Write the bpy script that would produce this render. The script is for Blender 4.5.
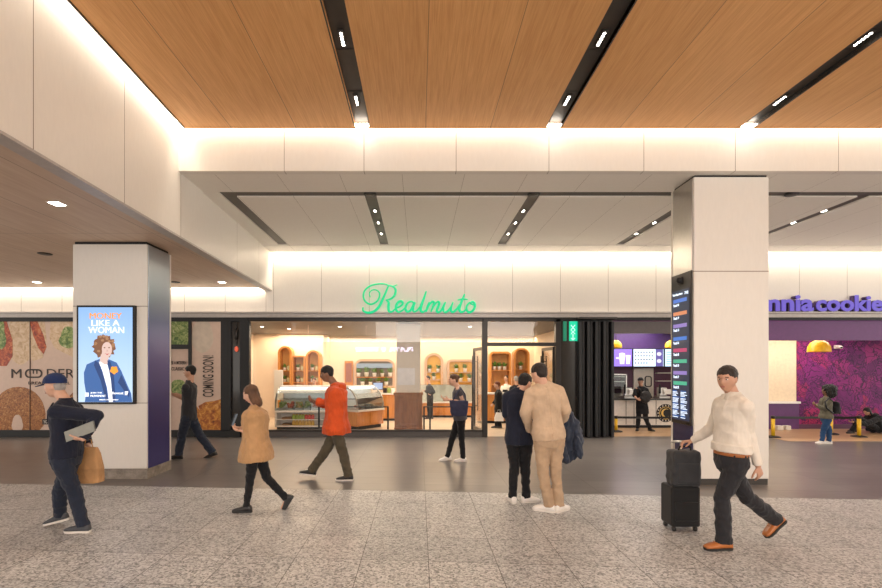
import bpy, bmesh, math, random
from mathutils import Vector, Matrix, noise
random.seed(7)
S = bpy.context.scene
COL = S.collection
for o in list(bpy.data.objects): bpy.data.objects.remove(o)

# ------------------------------------------------------------ camera
F = 480.0; VX = 419.0; VY = 367.0; CH = 1.75
cam = bpy.data.cameras.new('camera'); cam_o = bpy.data.objects.new('camera', cam); COL.objects.link(cam_o)
cam.sensor_fit = 'HORIZONTAL'; cam.sensor_width = 36; cam.lens = F/882*36
cam.shift_x = (441-VX)/882; cam.shift_y = (VY-294)/882
cam_o.location = (0, 0, CH); cam_o.rotation_euler = (math.pi/2, 0, 0); cam.clip_end = 200
S.camera = cam_o
# ------------------------------------------------------------ world, exposure
S.view_settings.view_transform = 'Standard'; S.view_settings.look = 'None'
S.view_settings.gamma = 1; S.view_settings.use_curve_mapping = False
S.view_settings.exposure = 0.42
W = bpy.data.worlds.new('world'); S.world = W; W.use_nodes = True
W.node_tree.nodes['Background'].inputs[0].default_value = (1.0, 0.93, 0.85, 1)
W.node_tree.nodes['Background'].inputs[1].default_value = 1.6

WARM = (1.0, 0.88, 0.73)
def area(name, loc, sx, sy, power, color=WARM, rot=(0, 0, 0), spread=180):
    l = bpy.data.lights.new(name, 'AREA'); l.shape = 'RECTANGLE'; l.size = sx; l.size_y = sy
    l.energy = power; l.color = color; l.spread = math.radians(spread)
    o = bpy.data.objects.new(name, l); COL.objects.link(o); o.location = loc; o.rotation_euler = rot
    o['kind'] = 'helper'
    return o
def spot(name, loc, power, color=(1, .9, .78), angle=110):
    l = bpy.data.lights.new(name, 'SPOT'); l.energy = power; l.color = color
    l.spot_size = math.radians(angle); l.spot_blend = .9; l.shadow_soft_size = .06
    o = bpy.data.objects.new(name, l); COL.objects.link(o); o.location = loc
    return o

BAND = 6.98      # face of the header beam
D = 12.0         # shop fronts
ZU, ZM, ZL = 5.17, 4.60, 3.74     # wood ceiling, middle soffit, left soffit
def fx(y): return -3.41-.0356*(y-4.56)      # plane of the left fascia

area('cove_light_header', (4.2, BAND-.06, 5.31), 15.4, .05, 62)
area('cove_light_left', (fx(1.5)+.07, 1.5, 5.31), .05, 11.0, 62, rot=(0, 0, .0356))
area('cove_light_shopfront', (4.4, D-.07, 4.66), 16.0, .05, 185)
area('cove_light_side', (-7.9, D-.07, 3.80), 8.2, .05, 60)
for sx in (-.81, 1.92, 4.68, 7.45):
    for y in (-5, -2.5, 0, 2.5, 5.06):
        spot('downlight', (sx, y, ZU-.02), 60)
    for y in (8.83, 10.34):
        spot('downlight', (sx, y, ZM-.02), 120)
area('added_hall_fill', (0, -8.7, 4.3), 22, 1.7, 900, (1, .94, .86), rot=(math.pi/2, 0, 0))  # added fill panel behind the camera, not a fixture of the hall
area('shop_ceiling_light', (-.8, 14.9, 2.86), 8.2, 4.0, 270, (1, .83, .62))
area('shop_wall_light', (.6, 17.7, 2.84), 8.0, .15, 60, (1, .76, .45))
area('shop_wall_light_left', (-4.4, 16.45, 2.84), 2.0, .12, 20, (1, .72, .42))
area('purple_shop_light', (5.9, 13.3, 2.80), 1.9, 1.2, 40, (1, .88, .75))
area('mural_light', (10.0, 12.9, 2.75), 3.6, .7, 42, (1, .85, .75))

# ------------------------------------------------------------ materials
MATS = {}
class NT:
    def __init__(s, name, color=(.8, .8, .8), rough=.5, metal=0., spec=.5):
        s.m = bpy.data.materials.new(name); s.m.use_nodes = True; s.t = s.m.node_tree
        s.b = s.t.nodes['Principled BSDF']
        s.b.inputs['Base Color'].default_value = (*color, 1)
        s.b.inputs['Roughness'].default_value = rough; s.b.inputs['Metallic'].default_value = metal
        s.b.inputs['Specular IOR Level'].default_value = spec
        MATS[name] = s.m
    def n(s, typ, **kw):
        nd = s.t.nodes.new(typ)
        for k, v in kw.items():
            if hasattr(nd, k): setattr(nd, k, v)
            else: nd.inputs[k].default_value = v
        return nd
    def l(s, a, b): s.t.links.new(a, b)
    def obj(s, scale=(1, 1, 1), loc=(0, 0, 0), world=False):
        # world=True: coordinates of the place itself
        mp = s.n('ShaderNodeMapping'); mp.inputs['Scale'].default_value = scale; mp.inputs['Location'].default_value = loc
        if world: g = s.n('ShaderNodeNewGeometry'); s.l(g.outputs['Position'], mp.inputs[0])
        else: g = s.n('ShaderNodeTexCoord'); s.l(g.outputs['Object'], mp.inputs[0])
        return mp.outputs[0]
    def noise(s, vec, scale, detail=3, rough=.5, dist=0):
        nd = s.n('ShaderNodeTexNoise'); nd.inputs['Scale'].default_value = scale; nd.inputs['Detail'].default_value = detail
        nd.inputs['Roughness'].default_value = rough; nd.inputs['Distortion'].default_value = dist
        s.l(vec, nd.inputs['Vector']); return nd.outputs['Fac']
    def ramp(s, fac, stops):
        r = s.n('ShaderNodeValToRGB'); e = r.color_ramp.elements
        while len(e) > 1: e.remove(e[-1])
        e[0].position = stops[0][0]; e[0].color = (*stops[0][1], 1)
        for p, c in stops[1:]:
            q = e.new(p); q.color = (*c, 1)
        s.l(fac, r.inputs[0]); return r.outputs[0]
    def math(s, op, a, b=None, c=None):
        nd = s.n('ShaderNodeMath', operation=op)
        for i, v in enumerate((a, b, c)):
            if v is None: continue
            if isinstance(v, (int, float)): nd.inputs[i].default_value = v
            else: s.l(v, nd.inputs[i])
        return nd.outputs[0]
    def mix(s, fac, a, b, mode='MIX'):
        nd = s.n('ShaderNodeMix', data_type='RGBA', blend_type=mode)
        for i, v in ((0, fac), (6, a), (7, b)):
            if isinstance(v, (int, float)): nd.inputs[i].default_value = v
            elif isinstance(v, tuple): nd.inputs[i].default_value = (*v, 1)
            else: s.l(v, nd.inputs[i])
        return nd.outputs[2]
    def base(s, c): s.l(c, s.b.inputs['Base Color'])
    def bump(s, h, strength=.2, dist=.01):
        b = s.n('ShaderNodeBump'); b.inputs['Strength'].default_value = strength; b.inputs['Distance'].default_value = dist
        s.l(h, b.inputs['Height']); s.l(b.outputs[0], s.b.inputs['Normal'])
    def lines(s, coord, centres, w):
        acc = None
        for c in centres:
            v = s.math('LESS_THAN', s.math('ABSOLUTE', s.math('SUBTRACT', coord, c)), w)
            acc = v if acc is None else s.math('MAXIMUM', acc, v)
        return acc
    def period(s, coord, off, per, w):
        u = s.math('FRACT', s.math('DIVIDE', s.math('SUBTRACT', coord, off-per/2), per))
        return s.math('LESS_THAN', s.math('ABSOLUTE', s.math('SUBTRACT', u, .5)), w/per)
    def xyz(s):
        g = s.n('ShaderNodeNewGeometry'); q = s.n('ShaderNodeSeparateXYZ'); s.l(g.outputs['Position'], q.inputs[0]); return q.outputs

def plain(name, color, rough=.55, metal=0., var=.06, scale=14, bump=0., bscale=120, spec=.5):
    t = NT(name, color, rough, metal, spec)
    v = t.obj()
    f = t.noise(v, scale, 3)
    a = tuple(max(0, c*(1-var)) for c in color); b = tuple(min(1, c*(1+var)) for c in color)
    t.base(t.ramp(f, [(.3, a), (.7, b)]))
    if bump: t.bump(t.noise(v, bscale, 2), bump, .004)
    return t.m
def emit(name, color, strength, rough=.4):
    t = NT(name, tuple(c*.3 for c in color), rough)
    t.b.inputs['Emission Color'].default_value = (*color, 1); t.b.inputs['Emission Strength'].default_value = strength
    return t.m

def cloth(name, color, rough=.85, var=.12):
    t = NT(name, color, rough, 0, .25); v = t.obj()
    f = t.noise(v, 9, 4); a = tuple(c*(1-var) for c in color); b = tuple(min(1, c*(1+var)) for c in color)
    t.base(t.ramp(f, [(.3, a), (.7, b)])); t.bump(t.noise(v, 260, 2), .15, .002)
    t.b.inputs['Sheen Weight'].default_value = .12
    return t.m

def wood(name, c1, c2, rough=.45, scale=(40, 1.2, 40), panel=None, joint=.003, jc=.35, yl=None):
    t = NT(name, c1, rough, 0, .35); v = t.obj(scale, world=True)
    f = t.noise(v, 1.4, 6, .6, .25)
    g = t.noise(t.obj((scale[0]*.12, scale[1]*.35, scale[2]*.12), world=True), 2.0, 3, .5, 1.2)
    c = t.ramp(t.math('ADD', t.math('MULTIPLY', f, .65), t.math('MULTIPLY', g, .35)), [(.36, c2), (.62, c1)])
    if panel:
        X = t.xyz(); m = t.period(X[0], panel[0], panel[1], joint)
        if yl: m = t.math('MAXIMUM', m, t.lines(X[1], yl, joint))
        fl = t.math('FLOOR', t.math('DIVIDE', t.math('SUBTRACT', X[0], panel[0]), panel[1]))
        wn = t.n('ShaderNodeTexWhiteNoise', noise_dimensions='1D'); t.l(fl, wn.inputs['W'])
        c = t.mix(t.math('MULTIPLY', wn.outputs[0], .16), c, tuple(x*.6 for x in c2))
        c = t.mix(t.math('MULTIPLY', m, 1-jc), c, (.06, .03, .015))
    t.base(c); return t.m

def panelmat(name, color, axis, centres=None, per=None, zlines=None, rough=.38, w=.004):
    t = NT(name, color, rough, 0, .4); X = t.xyz()
    m = None
    if centres: m = t.lines(X[axis], centres, w)
    if per: m = t.period(X[axis], per[0], per[1], w)
    if zlines:
        z = t.lines(X[2], zlines, w); m = z if m is None else t.math('MAXIMUM', m, z)
    f = t.noise(t.obj((1, 1, .25), world=True), 30, 3)
    c = t.ramp(f, [(.3, tuple(x*.97 for x in color)), (.7, color)])
    if m is not None: c = t.mix(m, c, (.22, .17, .12))
    t.base(c); return t.m

PW = (.78, .735, .67)
M_header = panelmat('header_panel', PW, 0, centres=[-1.96, -.8, .54, 1.89, 3.27, 4.6, 6.1, 7.5])
M_fascia = panelmat('fascia_panel', PW, 1, centres=[1.4, 2.8, 4.23, 5.62, 7.05, 9.46, 10.9], w=.005)
M_front = panelmat('shopfront_panel', PW, 0, per=(-.05, 1.195))
M_side = panelmat('side_panel', PW, 0, per=(-9.945, 1.02))
M_soffit = panelmat('soffit_panel', (.86, .82, .75), 0, per=(-.25, .925), w=.002, rough=.5)
M_colR = panelmat('column_panel_right', (.76, .72, .66), 2, centres=[3.17], w=.006)
M_colL = panelmat('column_panel_left', (.76, .72, .66), 2, centres=[2.70, 1.187], w=.005)
M_white = plain('cream_paint', (.78, .73, .65), .45, var=.02)
M_wood = wood('ceiling_wood', (.80, .445, .18), (.65, .32, .112), .5, (70, 1.6, 70), (-.83-.925/2+.4625, .925), .0035)
M_wood2 = wood('soffit_wood', (.64, .49, .37), (.55, .39, .28), .5, (14, 1.0, 14), (-3.9, .925), .004, .4, [7.04, 9.7])
M_shopwood = wood('cabinet_wood', (.66, .29, .075), (.50, .19, .045), .4, (14, 14, 2))
M_darkwood = wood('wainscot_wood', (.32, .135, .045), (.20, .08, .026), .4, (14, 14, 2))
M_black = plain('black_metal', (.012, .012, .013), .45, .0, spec=.35)
M_trough = plain('slot_charcoal', (.045, .038, .032), .5)
M_frame = plain('bronze_frame', (.03, .026, .024), .35, .6)
M_grey = plain('grey_channel', (.10, .085, .07), .5)
M_chrome = plain('satin_steel', (.55, .53, .50), .28, 1.0, var=.03)
M_lip = plain('edge_trim', (.46, .42, .39), .4, .2)
M_led = emit('led_white', (1, .93, .82), 14)
M_cream = plain('shop_cream_wall', (.83, .72, .60), .6, var=.03)
M_creamlt = plain('shop_cream_pillar', (.72, .66, .56), .55, var=.03)
M_shopceil = plain('shop_ceiling_grey', (.075, .07, .068), .5)
M_tile = plain('shop_floor_tile', (.66, .54, .42), .35, var=.08, scale=4)
M_counter = plain('white_counter', (.80, .77, .72), .25, var=.02)

def floor_mats():
    t = NT('terrazzo', (.5, .5, .5), .38, 0, .4); X = t.xyz()
    v = t.math('ADD', X[1], t.math('MULTIPLY', X[0], .0695))
    cmb = t.n('ShaderNodeCombineXYZ'); t.l(t.math('SUBTRACT', X[0], .085-6.1), cmb.inputs[0]); t.l(t.math('SUBTRACT', v, 4.33-6.1), cmb.inputs[1])
    br = t.n('ShaderNodeTexBrick', offset=0.0, squash=1.0); t.l(cmb.outputs[0], br.inputs['Vector'])
    br.inputs['Color1'].default_value = (.88, .88, .88, 1); br.inputs['Color2'].default_value = (1.0, .985, .97, 1)
    br.inputs['Mortar'].default_value = (.16, .14, .13, 1); br.inputs['Scale'].default_value = 1
    br.inputs['Mortar Size'].default_value = .0035; br.inputs['Mortar Smooth'].default_value = .1
    br.inputs['Brick Width'].default_value = .61; br.inputs['Row Height'].default_value = .61
    P = t.obj(world=True)
    vo = t.n('ShaderNodeTexVoronoi'); vo.inputs['Scale'].default_value = 60; t.l(P, vo.inputs['Vector'])
    sep = t.n('ShaderNodeSeparateColor'); t.l(vo.outputs['Color'], sep.inputs[0])
    c = t.ramp(sep.outputs[0], [(0.0, (.05, .05, .05)), (.15, (.09, .09, .09)), (.19, (.29, .285, .282)), (.5, (.38, .375, .372)), (.56, (.56, .555, .55)), (1, (.78, .775, .77))])
    fine = t.noise(P, 190, 2); c = t.mix(.35, c, t.ramp(fine, [(.35, (.13, .13, .13)), (.65, (.72, .71, .70))]))
    c = t.mix(1.0, c, br.outputs['Color'], 'MULTIPLY')
    big = t.noise(P, .9, 3); c = t.mix(1.0, c, t.ramp(big, [(.3, (.88, .88, .89)), (.7, (1, 1, 1))]), 'MULTIPLY')
    row = t.math('GREATER_THAN', v, 4.33)     # rows beyond this joint are laid in a slightly darker mix
    c = t.mix(t.math('MULTIPLY', row, .16), c, (.24, .225, .212))
    t.base(c); t.l(t.ramp(t.noise(P, 3, 3), [(.3, (.3,)*3), (.7, (.5,)*3)]), t.b.inputs['Roughness'])
    t2 = NT('brown_tile', (.2, .17, .15), .3, 0, .5); X = t2.xyz()
    v = t2.math('ADD', X[1], t2.math('MULTIPLY', X[0], .0695))
    cmb = t2.n('ShaderNodeCombineXYZ'); t2.l(t2.math('SUBTRACT', X[0], .085-12.2), cmb.inputs[0]); t2.l(t2.math('SUBTRACT', v, 6.755-4.1), cmb.inputs[1])
    br = t2.n('ShaderNodeTexBrick', offset=0.0); t2.l(cmb.outputs[0], br.inputs['Vector'])
    br.inputs['Color1'].default_value = (.140, .126, .120, 1); br.inputs['Color2'].default_value = (.170, .154, .148, 1)
    br.inputs['Mortar'].default_value = (.07, .06, .055, 1); br.inputs['Scale'].default_value = 1
    br.inputs['Mortar Size'].default_value = .0045; br.inputs['Brick Width'].default_value = 1.22; br.inputs['Row Height'].default_value = .41
    st = t2.noise(t2.obj((.8, 22, 1), world=True), 2.5, 5, .6)
    c = t2.mix(1.0, br.outputs['Color'], t2.ramp(st, [(.3, (.78, .78, .78)), (.7, (1.1, 1.1, 1.1))]), 'MULTIPLY')
    c = t2.mix(1.0, c, t2.ramp(t2.noise(t2.obj(world=True), .7, 3), [(.3, (.85, .85, .86)), (.7, (1.05, 1.03, 1.0))]), 'MULTIPLY')
    t2.base(c)
floor_mats()

def glass(name, tint=(1, 1, 1), refl=1.0):
    m = bpy.data.materials.new(name); m.use_nodes = True; t = m.node_tree; t.nodes.clear()
    o = t.nodes.new('ShaderNodeOutputMaterial'); tr = t.nodes.new('ShaderNodeBsdfTransparent'); gl = t.nodes.new('ShaderNodeBsdfGlossy')
    fr = t.nodes.new('ShaderNodeFresnel'); mx = t.nodes.new('ShaderNodeMixShader'); mu = t.nodes.new('ShaderNodeMath'); mu.operation = 'MULTIPLY'
    fr.inputs[0].default_value = 1.5; mu.inputs[1].default_value = refl; tr.inputs[0].default_value = (*tint, 1); gl.inputs['Roughness'].default_value = .0
    t.links.new(fr.outputs[0], mu.inputs[0]); t.links.new(mu.outputs[0], mx.inputs[0]); t.links.new(tr.outputs[0], mx.inputs[1]); t.links.new(gl.outputs[0], mx.inputs[2]); t.links.new(mx.outputs[0], o.inputs[0])
    MATS[name] = m; return m
M_glass = glass('clear_glass', (.98, .97, .96), .55)
M_caseglass = glass('case_glass', (.93, .96, .95), .9)

def mural_mat():
    t = NT('mural_doodles', (.4, .05, .25), .5, 0, .3)
    P = t.obj(world=True)
    nv = t.n('ShaderNodeTexNoise'); nv.inputs['Scale'].default_value = 2.2; t.l(P, nv.inputs['Vector'])
    av = t.n('ShaderNodeVectorMath', operation='MULTIPLY_ADD'); t.l(nv.outputs['Color'], av.inputs[0]); av.inputs[1].default_value = (.95, .95, .95); t.l(P, av.inputs[2])
    acc = None
    for sc, w in ((2.4, .024), (4.6, .03)):
        vo = t.n('ShaderNodeTexVoronoi', feature='DISTANCE_TO_EDGE'); vo.inputs['Scale'].default_value = sc; t.l(av.outputs[0], vo.inputs['Vector'])
        m = t.math('LESS_THAN', vo.outputs[0], w); acc = m if acc is None else t.math('MAXIMUM', acc, m)
    v2 = t.n('ShaderNodeTexVoronoi'); v2.inputs['Scale'].default_value = 2.9; t.l(av.outputs[0], v2.inputs['Vector'])
    ring = t.math('LESS_THAN', t.math('ABSOLUTE', t.math('SUBTRACT', t.math('FRACT', t.math('MULTIPLY', v2.outputs['Distance'], 5.0)), .5)), .10)
    gate = t.math('GREATER_THAN', t.noise(P, 1.6, 1), .5)
    acc = t.math('MAXIMUM', acc, t.math('MULTIPLY', ring, gate))
    v3 = t.n('ShaderNodeTexVoronoi'); v3.inputs['Scale'].default_value = 2.6; t.l(av.outputs[0], v3.inputs['Vector'])
    sp = t.n('ShaderNodeSeparateColor'); t.l(v3.outputs['Color'], sp.inputs[0])
    c = t.ramp(sp.outputs[0], [(0, (.13, .010, .11)), (.45, (.21, .012, .16)), (.7, (.30, .018, .16)), (1, (.34, .02, .09))])
    c = t.mix(t.math('MULTIPLY', acc, .92), c, (.045, .006, .05))
    t.base(c)
mural_mat()

def food_mat(name, cols, scale):
    t = NT(name, cols[0], .45); v = t.obj((1, 1, 1), world=True)
    n1 = t.noise(v, scale, 5, .65, .8)
    st = [(.25+.5*i/(len(cols)-1), c) for i, c in enumerate(cols)]
    t.base(t.ramp(n1, st)); return t.m
food_mat('bagel_print', [(.03, .008, .003), (.22, .07, .015), (.42, .17, .04), (.66, .42, .18)], 22)
food_mat('bagel_print_gold', [(.05, .012, .003), (.35, .09, .01), (.62, .26, .03), (.75, .48, .16)], 9)
food_mat('filling_print', [(.03, .05, .01), (.28, .03, .012), (.55, .12, .03), (.62, .40, .2)], 13)
food_mat('bread_print', [(.38, .22, .10), (.64, .46, .29), (.76, .62, .46)], 9)
food_mat('salad_print', [(.02, .05, .01), (.09, .17, .03), (.32, .38, .12), (.70, .66, .5)], 12)
food_mat('case_food', [(.03, .06, .02), (.10, .20, .03), (.55, .30, .10), (.80, .70, .45)], 12)
M_poster = plain('poster_pink', (.62, .46, .37), .5, var=.03)
M_postertext = plain('poster_text', (.05, .035, .03), .6)

def side_face():
    t = NT('navy_to_grey', (.03, .03, .12), .32, .65, .5); X = t.xyz()
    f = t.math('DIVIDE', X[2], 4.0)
    t.base(t.ramp(f, [(.05, (.045, .040, .20)), (.45, (.05, .05, .22)), (.62, (.10, .13, .28)), (.74, (.36, .42, .50)), (.90, (.42, .44, .47))]))  # column side: navy towards the bottom, grey towards the top
side_face()
M_navy = plain('navy_film', (.03, .028, .10), .3, .4)
t_ = NT('granite_plinth', (.2, .18, .16), .5); t_.base(t_.ramp(t_.noise(t_.obj(), 9, 6, .7), [(.3, (.14, .115, .09)), (.7, (.36, .31, .26))]))
del t_

# ------------------------------------------------------------ mesh helpers
def P(px, py, d): return Vector(((px-VX)*d/F, d, CH+(VY-py)*d/F))
def PX(px, d): return (px-VX)*d/F
def PZ(py, d): return CH+(VY-py)*d/F
def wloc(o):
    v = Vector((0, 0, 0))
    while o: v = v+o.location; o = o.parent
    return v
def tag(o, label=None, cat=None, group=None, kind=None):
    if label: o['label'] = label
    if cat: o['category'] = cat
    if group: o['group'] = group
    if kind: o['kind'] = kind
    return o
def thing(name, loc, label, cat, group=None):
    o = bpy.data.objects.new(name, None); COL.objects.link(o); o.location = loc; o.empty_display_size = .1
    return tag(o, label, cat, group)

def link_bm(bm, name, mats, parent=None, smooth=False):
    """world-space bmesh -> object (child of parent keeps world place)"""
    if not isinstance(mats, (list, tuple)): mats = [mats]
    vs = [v.co for v in bm.verts]
    if parent is None:
        lo = Vector((min(v.x for v in vs), min(v.y for v in vs), min(v.z for v in vs)))
        hi = Vector((max(v.x for v in vs), max(v.y for v in vs), max(v.z for v in vs)))
        off = Vector(((lo.x+hi.x)/2, (lo.y+hi.y)/2, lo.z))
    else: off = wloc(parent)
    for v in bm.verts: v.co -= off
    me = bpy.data.meshes.new(name); bm.to_mesh(me); bm.free()
    for m in mats: me.materials.append(m if not isinstance(m, str) else MATS[m])
    if smooth:
        for p in me.polygons: p.use_smooth = True
    o = bpy.data.objects.new(name, me); COL.objects.link(o)
    if parent is None: o.location = off
    else: o.parent = parent
    return o

class MB:
    def __init__(s): s.bm = bmesh.new(); s.mi = 0
    def face(s, vs):
        try:
            f = s.bm.faces.new(vs); f.material_index = s.mi; return f
        except ValueError: return None
    def box(s, x0, x1, y0, y1, z0, z1, bev=0.):
        if x0 > x1: x0, x1 = x1, x0
        if y0 > y1: y0, y1 = y1, y0
        if z0 > z1: z0, z1 = z1, z0
        b = bmesh.new()
        m = Matrix.Translation(((x0+x1)/2, (y0+y1)/2, (z0+z1)/2)) @ Matrix.Diagonal((x1-x0, y1-y0, z1-z0, 1))
        bmesh.ops.create_cube(b, size=1, matrix=m)
        if bev > 0: bmesh.ops.bevel(b, geom=b.edges[:], offset=bev, segments=2, affect='EDGES', profile=.5)
        s.merge(b); return s
    def merge(s, b, M=None):
        mp = {}
        for v in b.verts: mp[v] = s.bm.verts.new(M @ v.co if M else v.co)
        for f in b.faces:
            nf = s.face([mp[v] for v in f.verts])
            if nf: nf.smooth = f.smooth
        b.free()
    def loft(s, rings, n=16, cap=True):
        """rings: (centre, uvec*a, vvec*b [, power])"""
        prev = None; first = None
        for r in rings:
            c, u, v = r[:3]; pw = r[3] if len(r) > 3 else 1.0
            row = []
            for i in range(n):
                a = 2*math.pi*i/n; ca, sa = math.cos(a), math.sin(a)
                if pw != 1.0: ca = math.copysign(abs(ca)**pw, ca); sa = math.copysign(abs(sa)**pw, sa)
                row.append(s.bm.verts.new(Vector(c)+Vector(u)*ca+Vector(v)*sa))
            if prev:
                for i in range(n): s.face([prev[i], prev[(i+1) % n], row[(i+1) % n], row[i]])
            else: first = row
            prev = row
        if cap: s.face(first[::-1]); s.face(prev)
        return s
    def tube(s, pts, r, n=10):
        pts = [Vector(p) for p in pts]; rs = r if isinstance(r, (list, tuple)) else [r]*len(pts)
        rings = []
        ref = None
        for i, p in enumerate(pts):
            t = (pts[min(i+1, len(pts)-1)]-pts[max(i-1, 0)]).normalized()
            if ref is None: ref = Vector((0, 0, 1)) if abs(t.z) < .9 else Vector((1, 0, 0))
            u = t.cross(ref); u = u.normalized() if u.length > 1e-6 else Vector((1, 0, 0)); v = u.cross(t).normalized()
            ref = v
            rings.append((p, v*rs[i], u*rs[i]))
        return s.loft(rings, n)
    def cyl(s, a, b, r, n=20, r2=None): return s.tube([a, b], [r, r if r2 is None else r2], n)
    def lathe(s, c, prof, n=24):
        c = Vector(c)
        return s.loft([(c+Vector((0, 0, z)), Vector((max(r, .0005), 0, 0)), Vector((0, max(r, .0005), 0))) for r, z in prof], n)
    def ell(s, c, u, v, w, n=16, m=10):
        """ellipsoid, axis vectors"""
        c, u, v, w = map(Vector, (c, u, v, w)); rings = []
        for i in range(m+1):
            a = -math.pi/2+math.pi*i/m; k = max(math.cos(a), .02)
            rings.append((c+w*math.sin(a), u*k, v*k))
        return s.loft(rings, n)
    def capsule(s, a, b, ra, rb, n=12):
        a, b = Vector(a), Vector(b); t = (b-a); L = t.length
        t = t/L if L > 1e-6 else Vector((0, 0, 1))
        ref = Vector((0, 0, 1)) if abs(t.z) < .9 else Vector((1, 0, 0))
        u = t.cross(ref).normalized(); v = u.cross(t).normalized(); R = []
        for i in range(5):
            q = -math.pi/2+math.pi/2*i/4; k = max(math.cos(q), .03); R.append((a+t*ra*math.sin(q), v*ra*k, u*ra*k))
        for i in range(5):
            q = math.pi/2*i/4; k = max(math.cos(q), .03); R.append((b+t*rb*math.sin(q), v*rb*k, u*rb*k))
        return s.loft(R, n)
    def prism(s, pts, y0, y1):
        """polygon in x,z extruded y0..y1"""
        a = [s.bm.verts.new((x, y0, z)) for x, z in pts]; b = [s.bm.verts.new((x, y1, z)) for x, z in pts]
        s.face(a); s.face(b[::-1]); n = len(pts)
        for i in range(n): s.face([a[i], b[i], b[(i+1) % n], a[(i+1) % n]])
        return s
    def ring(s, outer, inner, y0, y1):
        n = len(outer)
        A = [[s.bm.verts.new((x, y, z)) for x, z in L] for L in (outer, inner) for y in (y0, y1)]
        of, ob, nf, nb = A
        for i in range(n):
            j = (i+1) % n
            s.face([of[i], of[j], nf[j], nf[i]]); s.face([ob[i], nb[i], nb[j], ob[j]])
            s.face([of[i], ob[i], ob[j], of[j]]); s.face([nf[i], nf[j], nb[j], nb[i]])
        return s
    def build(s, name, mats, parent=None, smooth=False):
        bmesh.ops.recalc_face_normals(s.bm, faces=s.bm.faces[:])
        return link_bm(s.bm, name, mats, parent, smooth)

def struct(name, mb, mat, parent=None, smooth=False):
    o = mb.build(name, mat, parent, smooth)
    if parent is None: o['kind'] = 'structure'
    return o

def text_bm(body, bold=0., depth=.01, shear=0.):
    cu = bpy.data.curves.new('txt', 'FONT'); cu.body = body; cu.size = 1; cu.offset = bold; cu.extrude = depth; cu.shear = shear
    cu.resolution_u = 3; cu.fill_mode = 'BOTH'
    o = bpy.data.objects.new('txt', cu); COL.objects.link(o)
    dg = bpy.context.evaluated_depsgraph_get(); dg.update()
    me = bpy.data.meshes.new_from_object(o.evaluated_get(dg)); b = bmesh.new(); b.from_mesh(me)
    bpy.data.objects.remove(o); bpy.data.curves.remove(cu); bpy.data.meshes.remove(me)
    return b
def text_fit(body, x0, x1, z0, z1, y, mat, parent=None, name='lettering', bold=0., thick=.01, M=None, vert=False, mirror=False):
    """text facing -Y, stretched to the box x0..x1, z0..z1; front at y-thick"""
    b = text_bm(body, bold, .5)
    xs = [v.co.x for v in b.verts]; ys = [v.co.y for v in b.verts]
    ax, bx, ay, by = min(xs), max(xs), min(ys), max(ys)
    for v in b.verts:
        u = (v.co.x-ax)/(bx-ax); w = (v.co.y-ay)/(by-ay); t = v.co.z
        if vert: v.co = Vector((x1-w*(x1-x0), y-thick*(t+.5), z0+u*(z1-z0)))
        else: v.co = Vector((x0+u*(x1-x0), y-thick*(t+.5), z0+w*(z1-z0)))
        if M: v.co = M @ v.co
    m = MB(); m.merge(b)
    return m.build(name, mat, parent)

# ------------------------------------------------------------ floor
def edge(x): return 6.755-.0695*x
b = MB(); XL, XR, YB = -14, 18, -9.0
v = [b.bm.verts.new(p) for p in ((XL, YB, 0), (XR, YB, 0), (XR, edge(XR), 0), (XL, edge(XL), 0), (XL, YB, -.1), (XR, YB, -.1), (XR, edge(XR), -.1), (XL, edge(XL), -.1))]
for q in ((0, 1, 2, 3), (4, 7, 6, 5), (0, 4, 5, 1), (1, 5, 6, 2), (2, 6, 7, 3), (3, 7, 4, 0)): b.face([v[i] for i in q])
struct('floor_terrazzo', b, 'terrazzo')
b = MB()
v = [b.bm.verts.new(p) for p in ((XL, edge(XL), 0), (XR, edge(XR), 0), (XR, D+.1, 0), (XL, D+.1, 0), (XL, edge(XL), -.1), (XR, edge(XR), -.1), (XR, D+.1, -.1), (XL, D+.1, -.1))]
for q in ((0, 1, 2, 3), (4, 7, 6, 5), (0, 4, 5, 1), (1, 5, 6, 2), (2, 6, 7, 3), (3, 7, 4, 0)): b.face([v[i] for i in q])
struct('floor_tile', b, 'brown_tile')
struct('floor_shop', MB().box(-6, 4.9, D+.1, 18.3, -.1, 0), M_tile)
M_tan = wood('tan_floor', (.50, .32, .18), (.38, .23, .12), .35, (1.5, 14, 4))
struct('floor_shop_tan', MB().box(4.9, 18, D+.1, 15.2, -.1, 0), M_tan)
struct('trim_1', MB().box(8.7, 18, 11.3, D+.1, 0, .006), M_tan)

# ------------------------------------------------------------ ceilings
slots = [-.81, 1.92, 4.68, 7.45]
b = MB(); yb = -9.0; ye = BAND-.13
def quadprism(b, x0b, x0e, x1b, x1e, y0, y1, z0, z1):
    p = [(x0b, y0), (x1b, y0), (x1e, y1), (x0e, y1)]
    lo = [b.bm.verts.new((x, y, z0)) for x, y in p]; hi = [b.bm.verts.new((x, y, z1)) for x, y in p]
    b.face(lo[::-1]); b.face(hi)
    for i in range(4): b.face([lo[i], lo[(i+1) % 4], hi[(i+1) % 4], hi[i]])
quadprism(b, fx(yb)+.15, fx(ye)+.15, slots[0]-.10, slots[0]-.10, yb, ye, ZU, ZU+.05)
for a, c in zip(slots[:-1], slots[1:]): quadprism(b, a+.10, a+.10, c-.10, c-.10, yb, ye, ZU, ZU+.05)
quadprism(b, slots[-1]+.10, slots[-1]+.10, 14, 14, yb, ye, ZU, ZU+.05)
struct('ceiling_wood', b, M_wood)
b = MB(); quadprism(b, fx(yb)+.135, fx(ye)+.135, fx(yb)+.15, fx(ye)+.15, yb, ye, ZU-.012, ZU+.06)
struct('trim_2', b, M_frame)
struct('trim_3', MB().box(fx(ye)+.15, 14, ye, ye+.012, ZU-.008, ZU+.05), M_wood)
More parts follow.
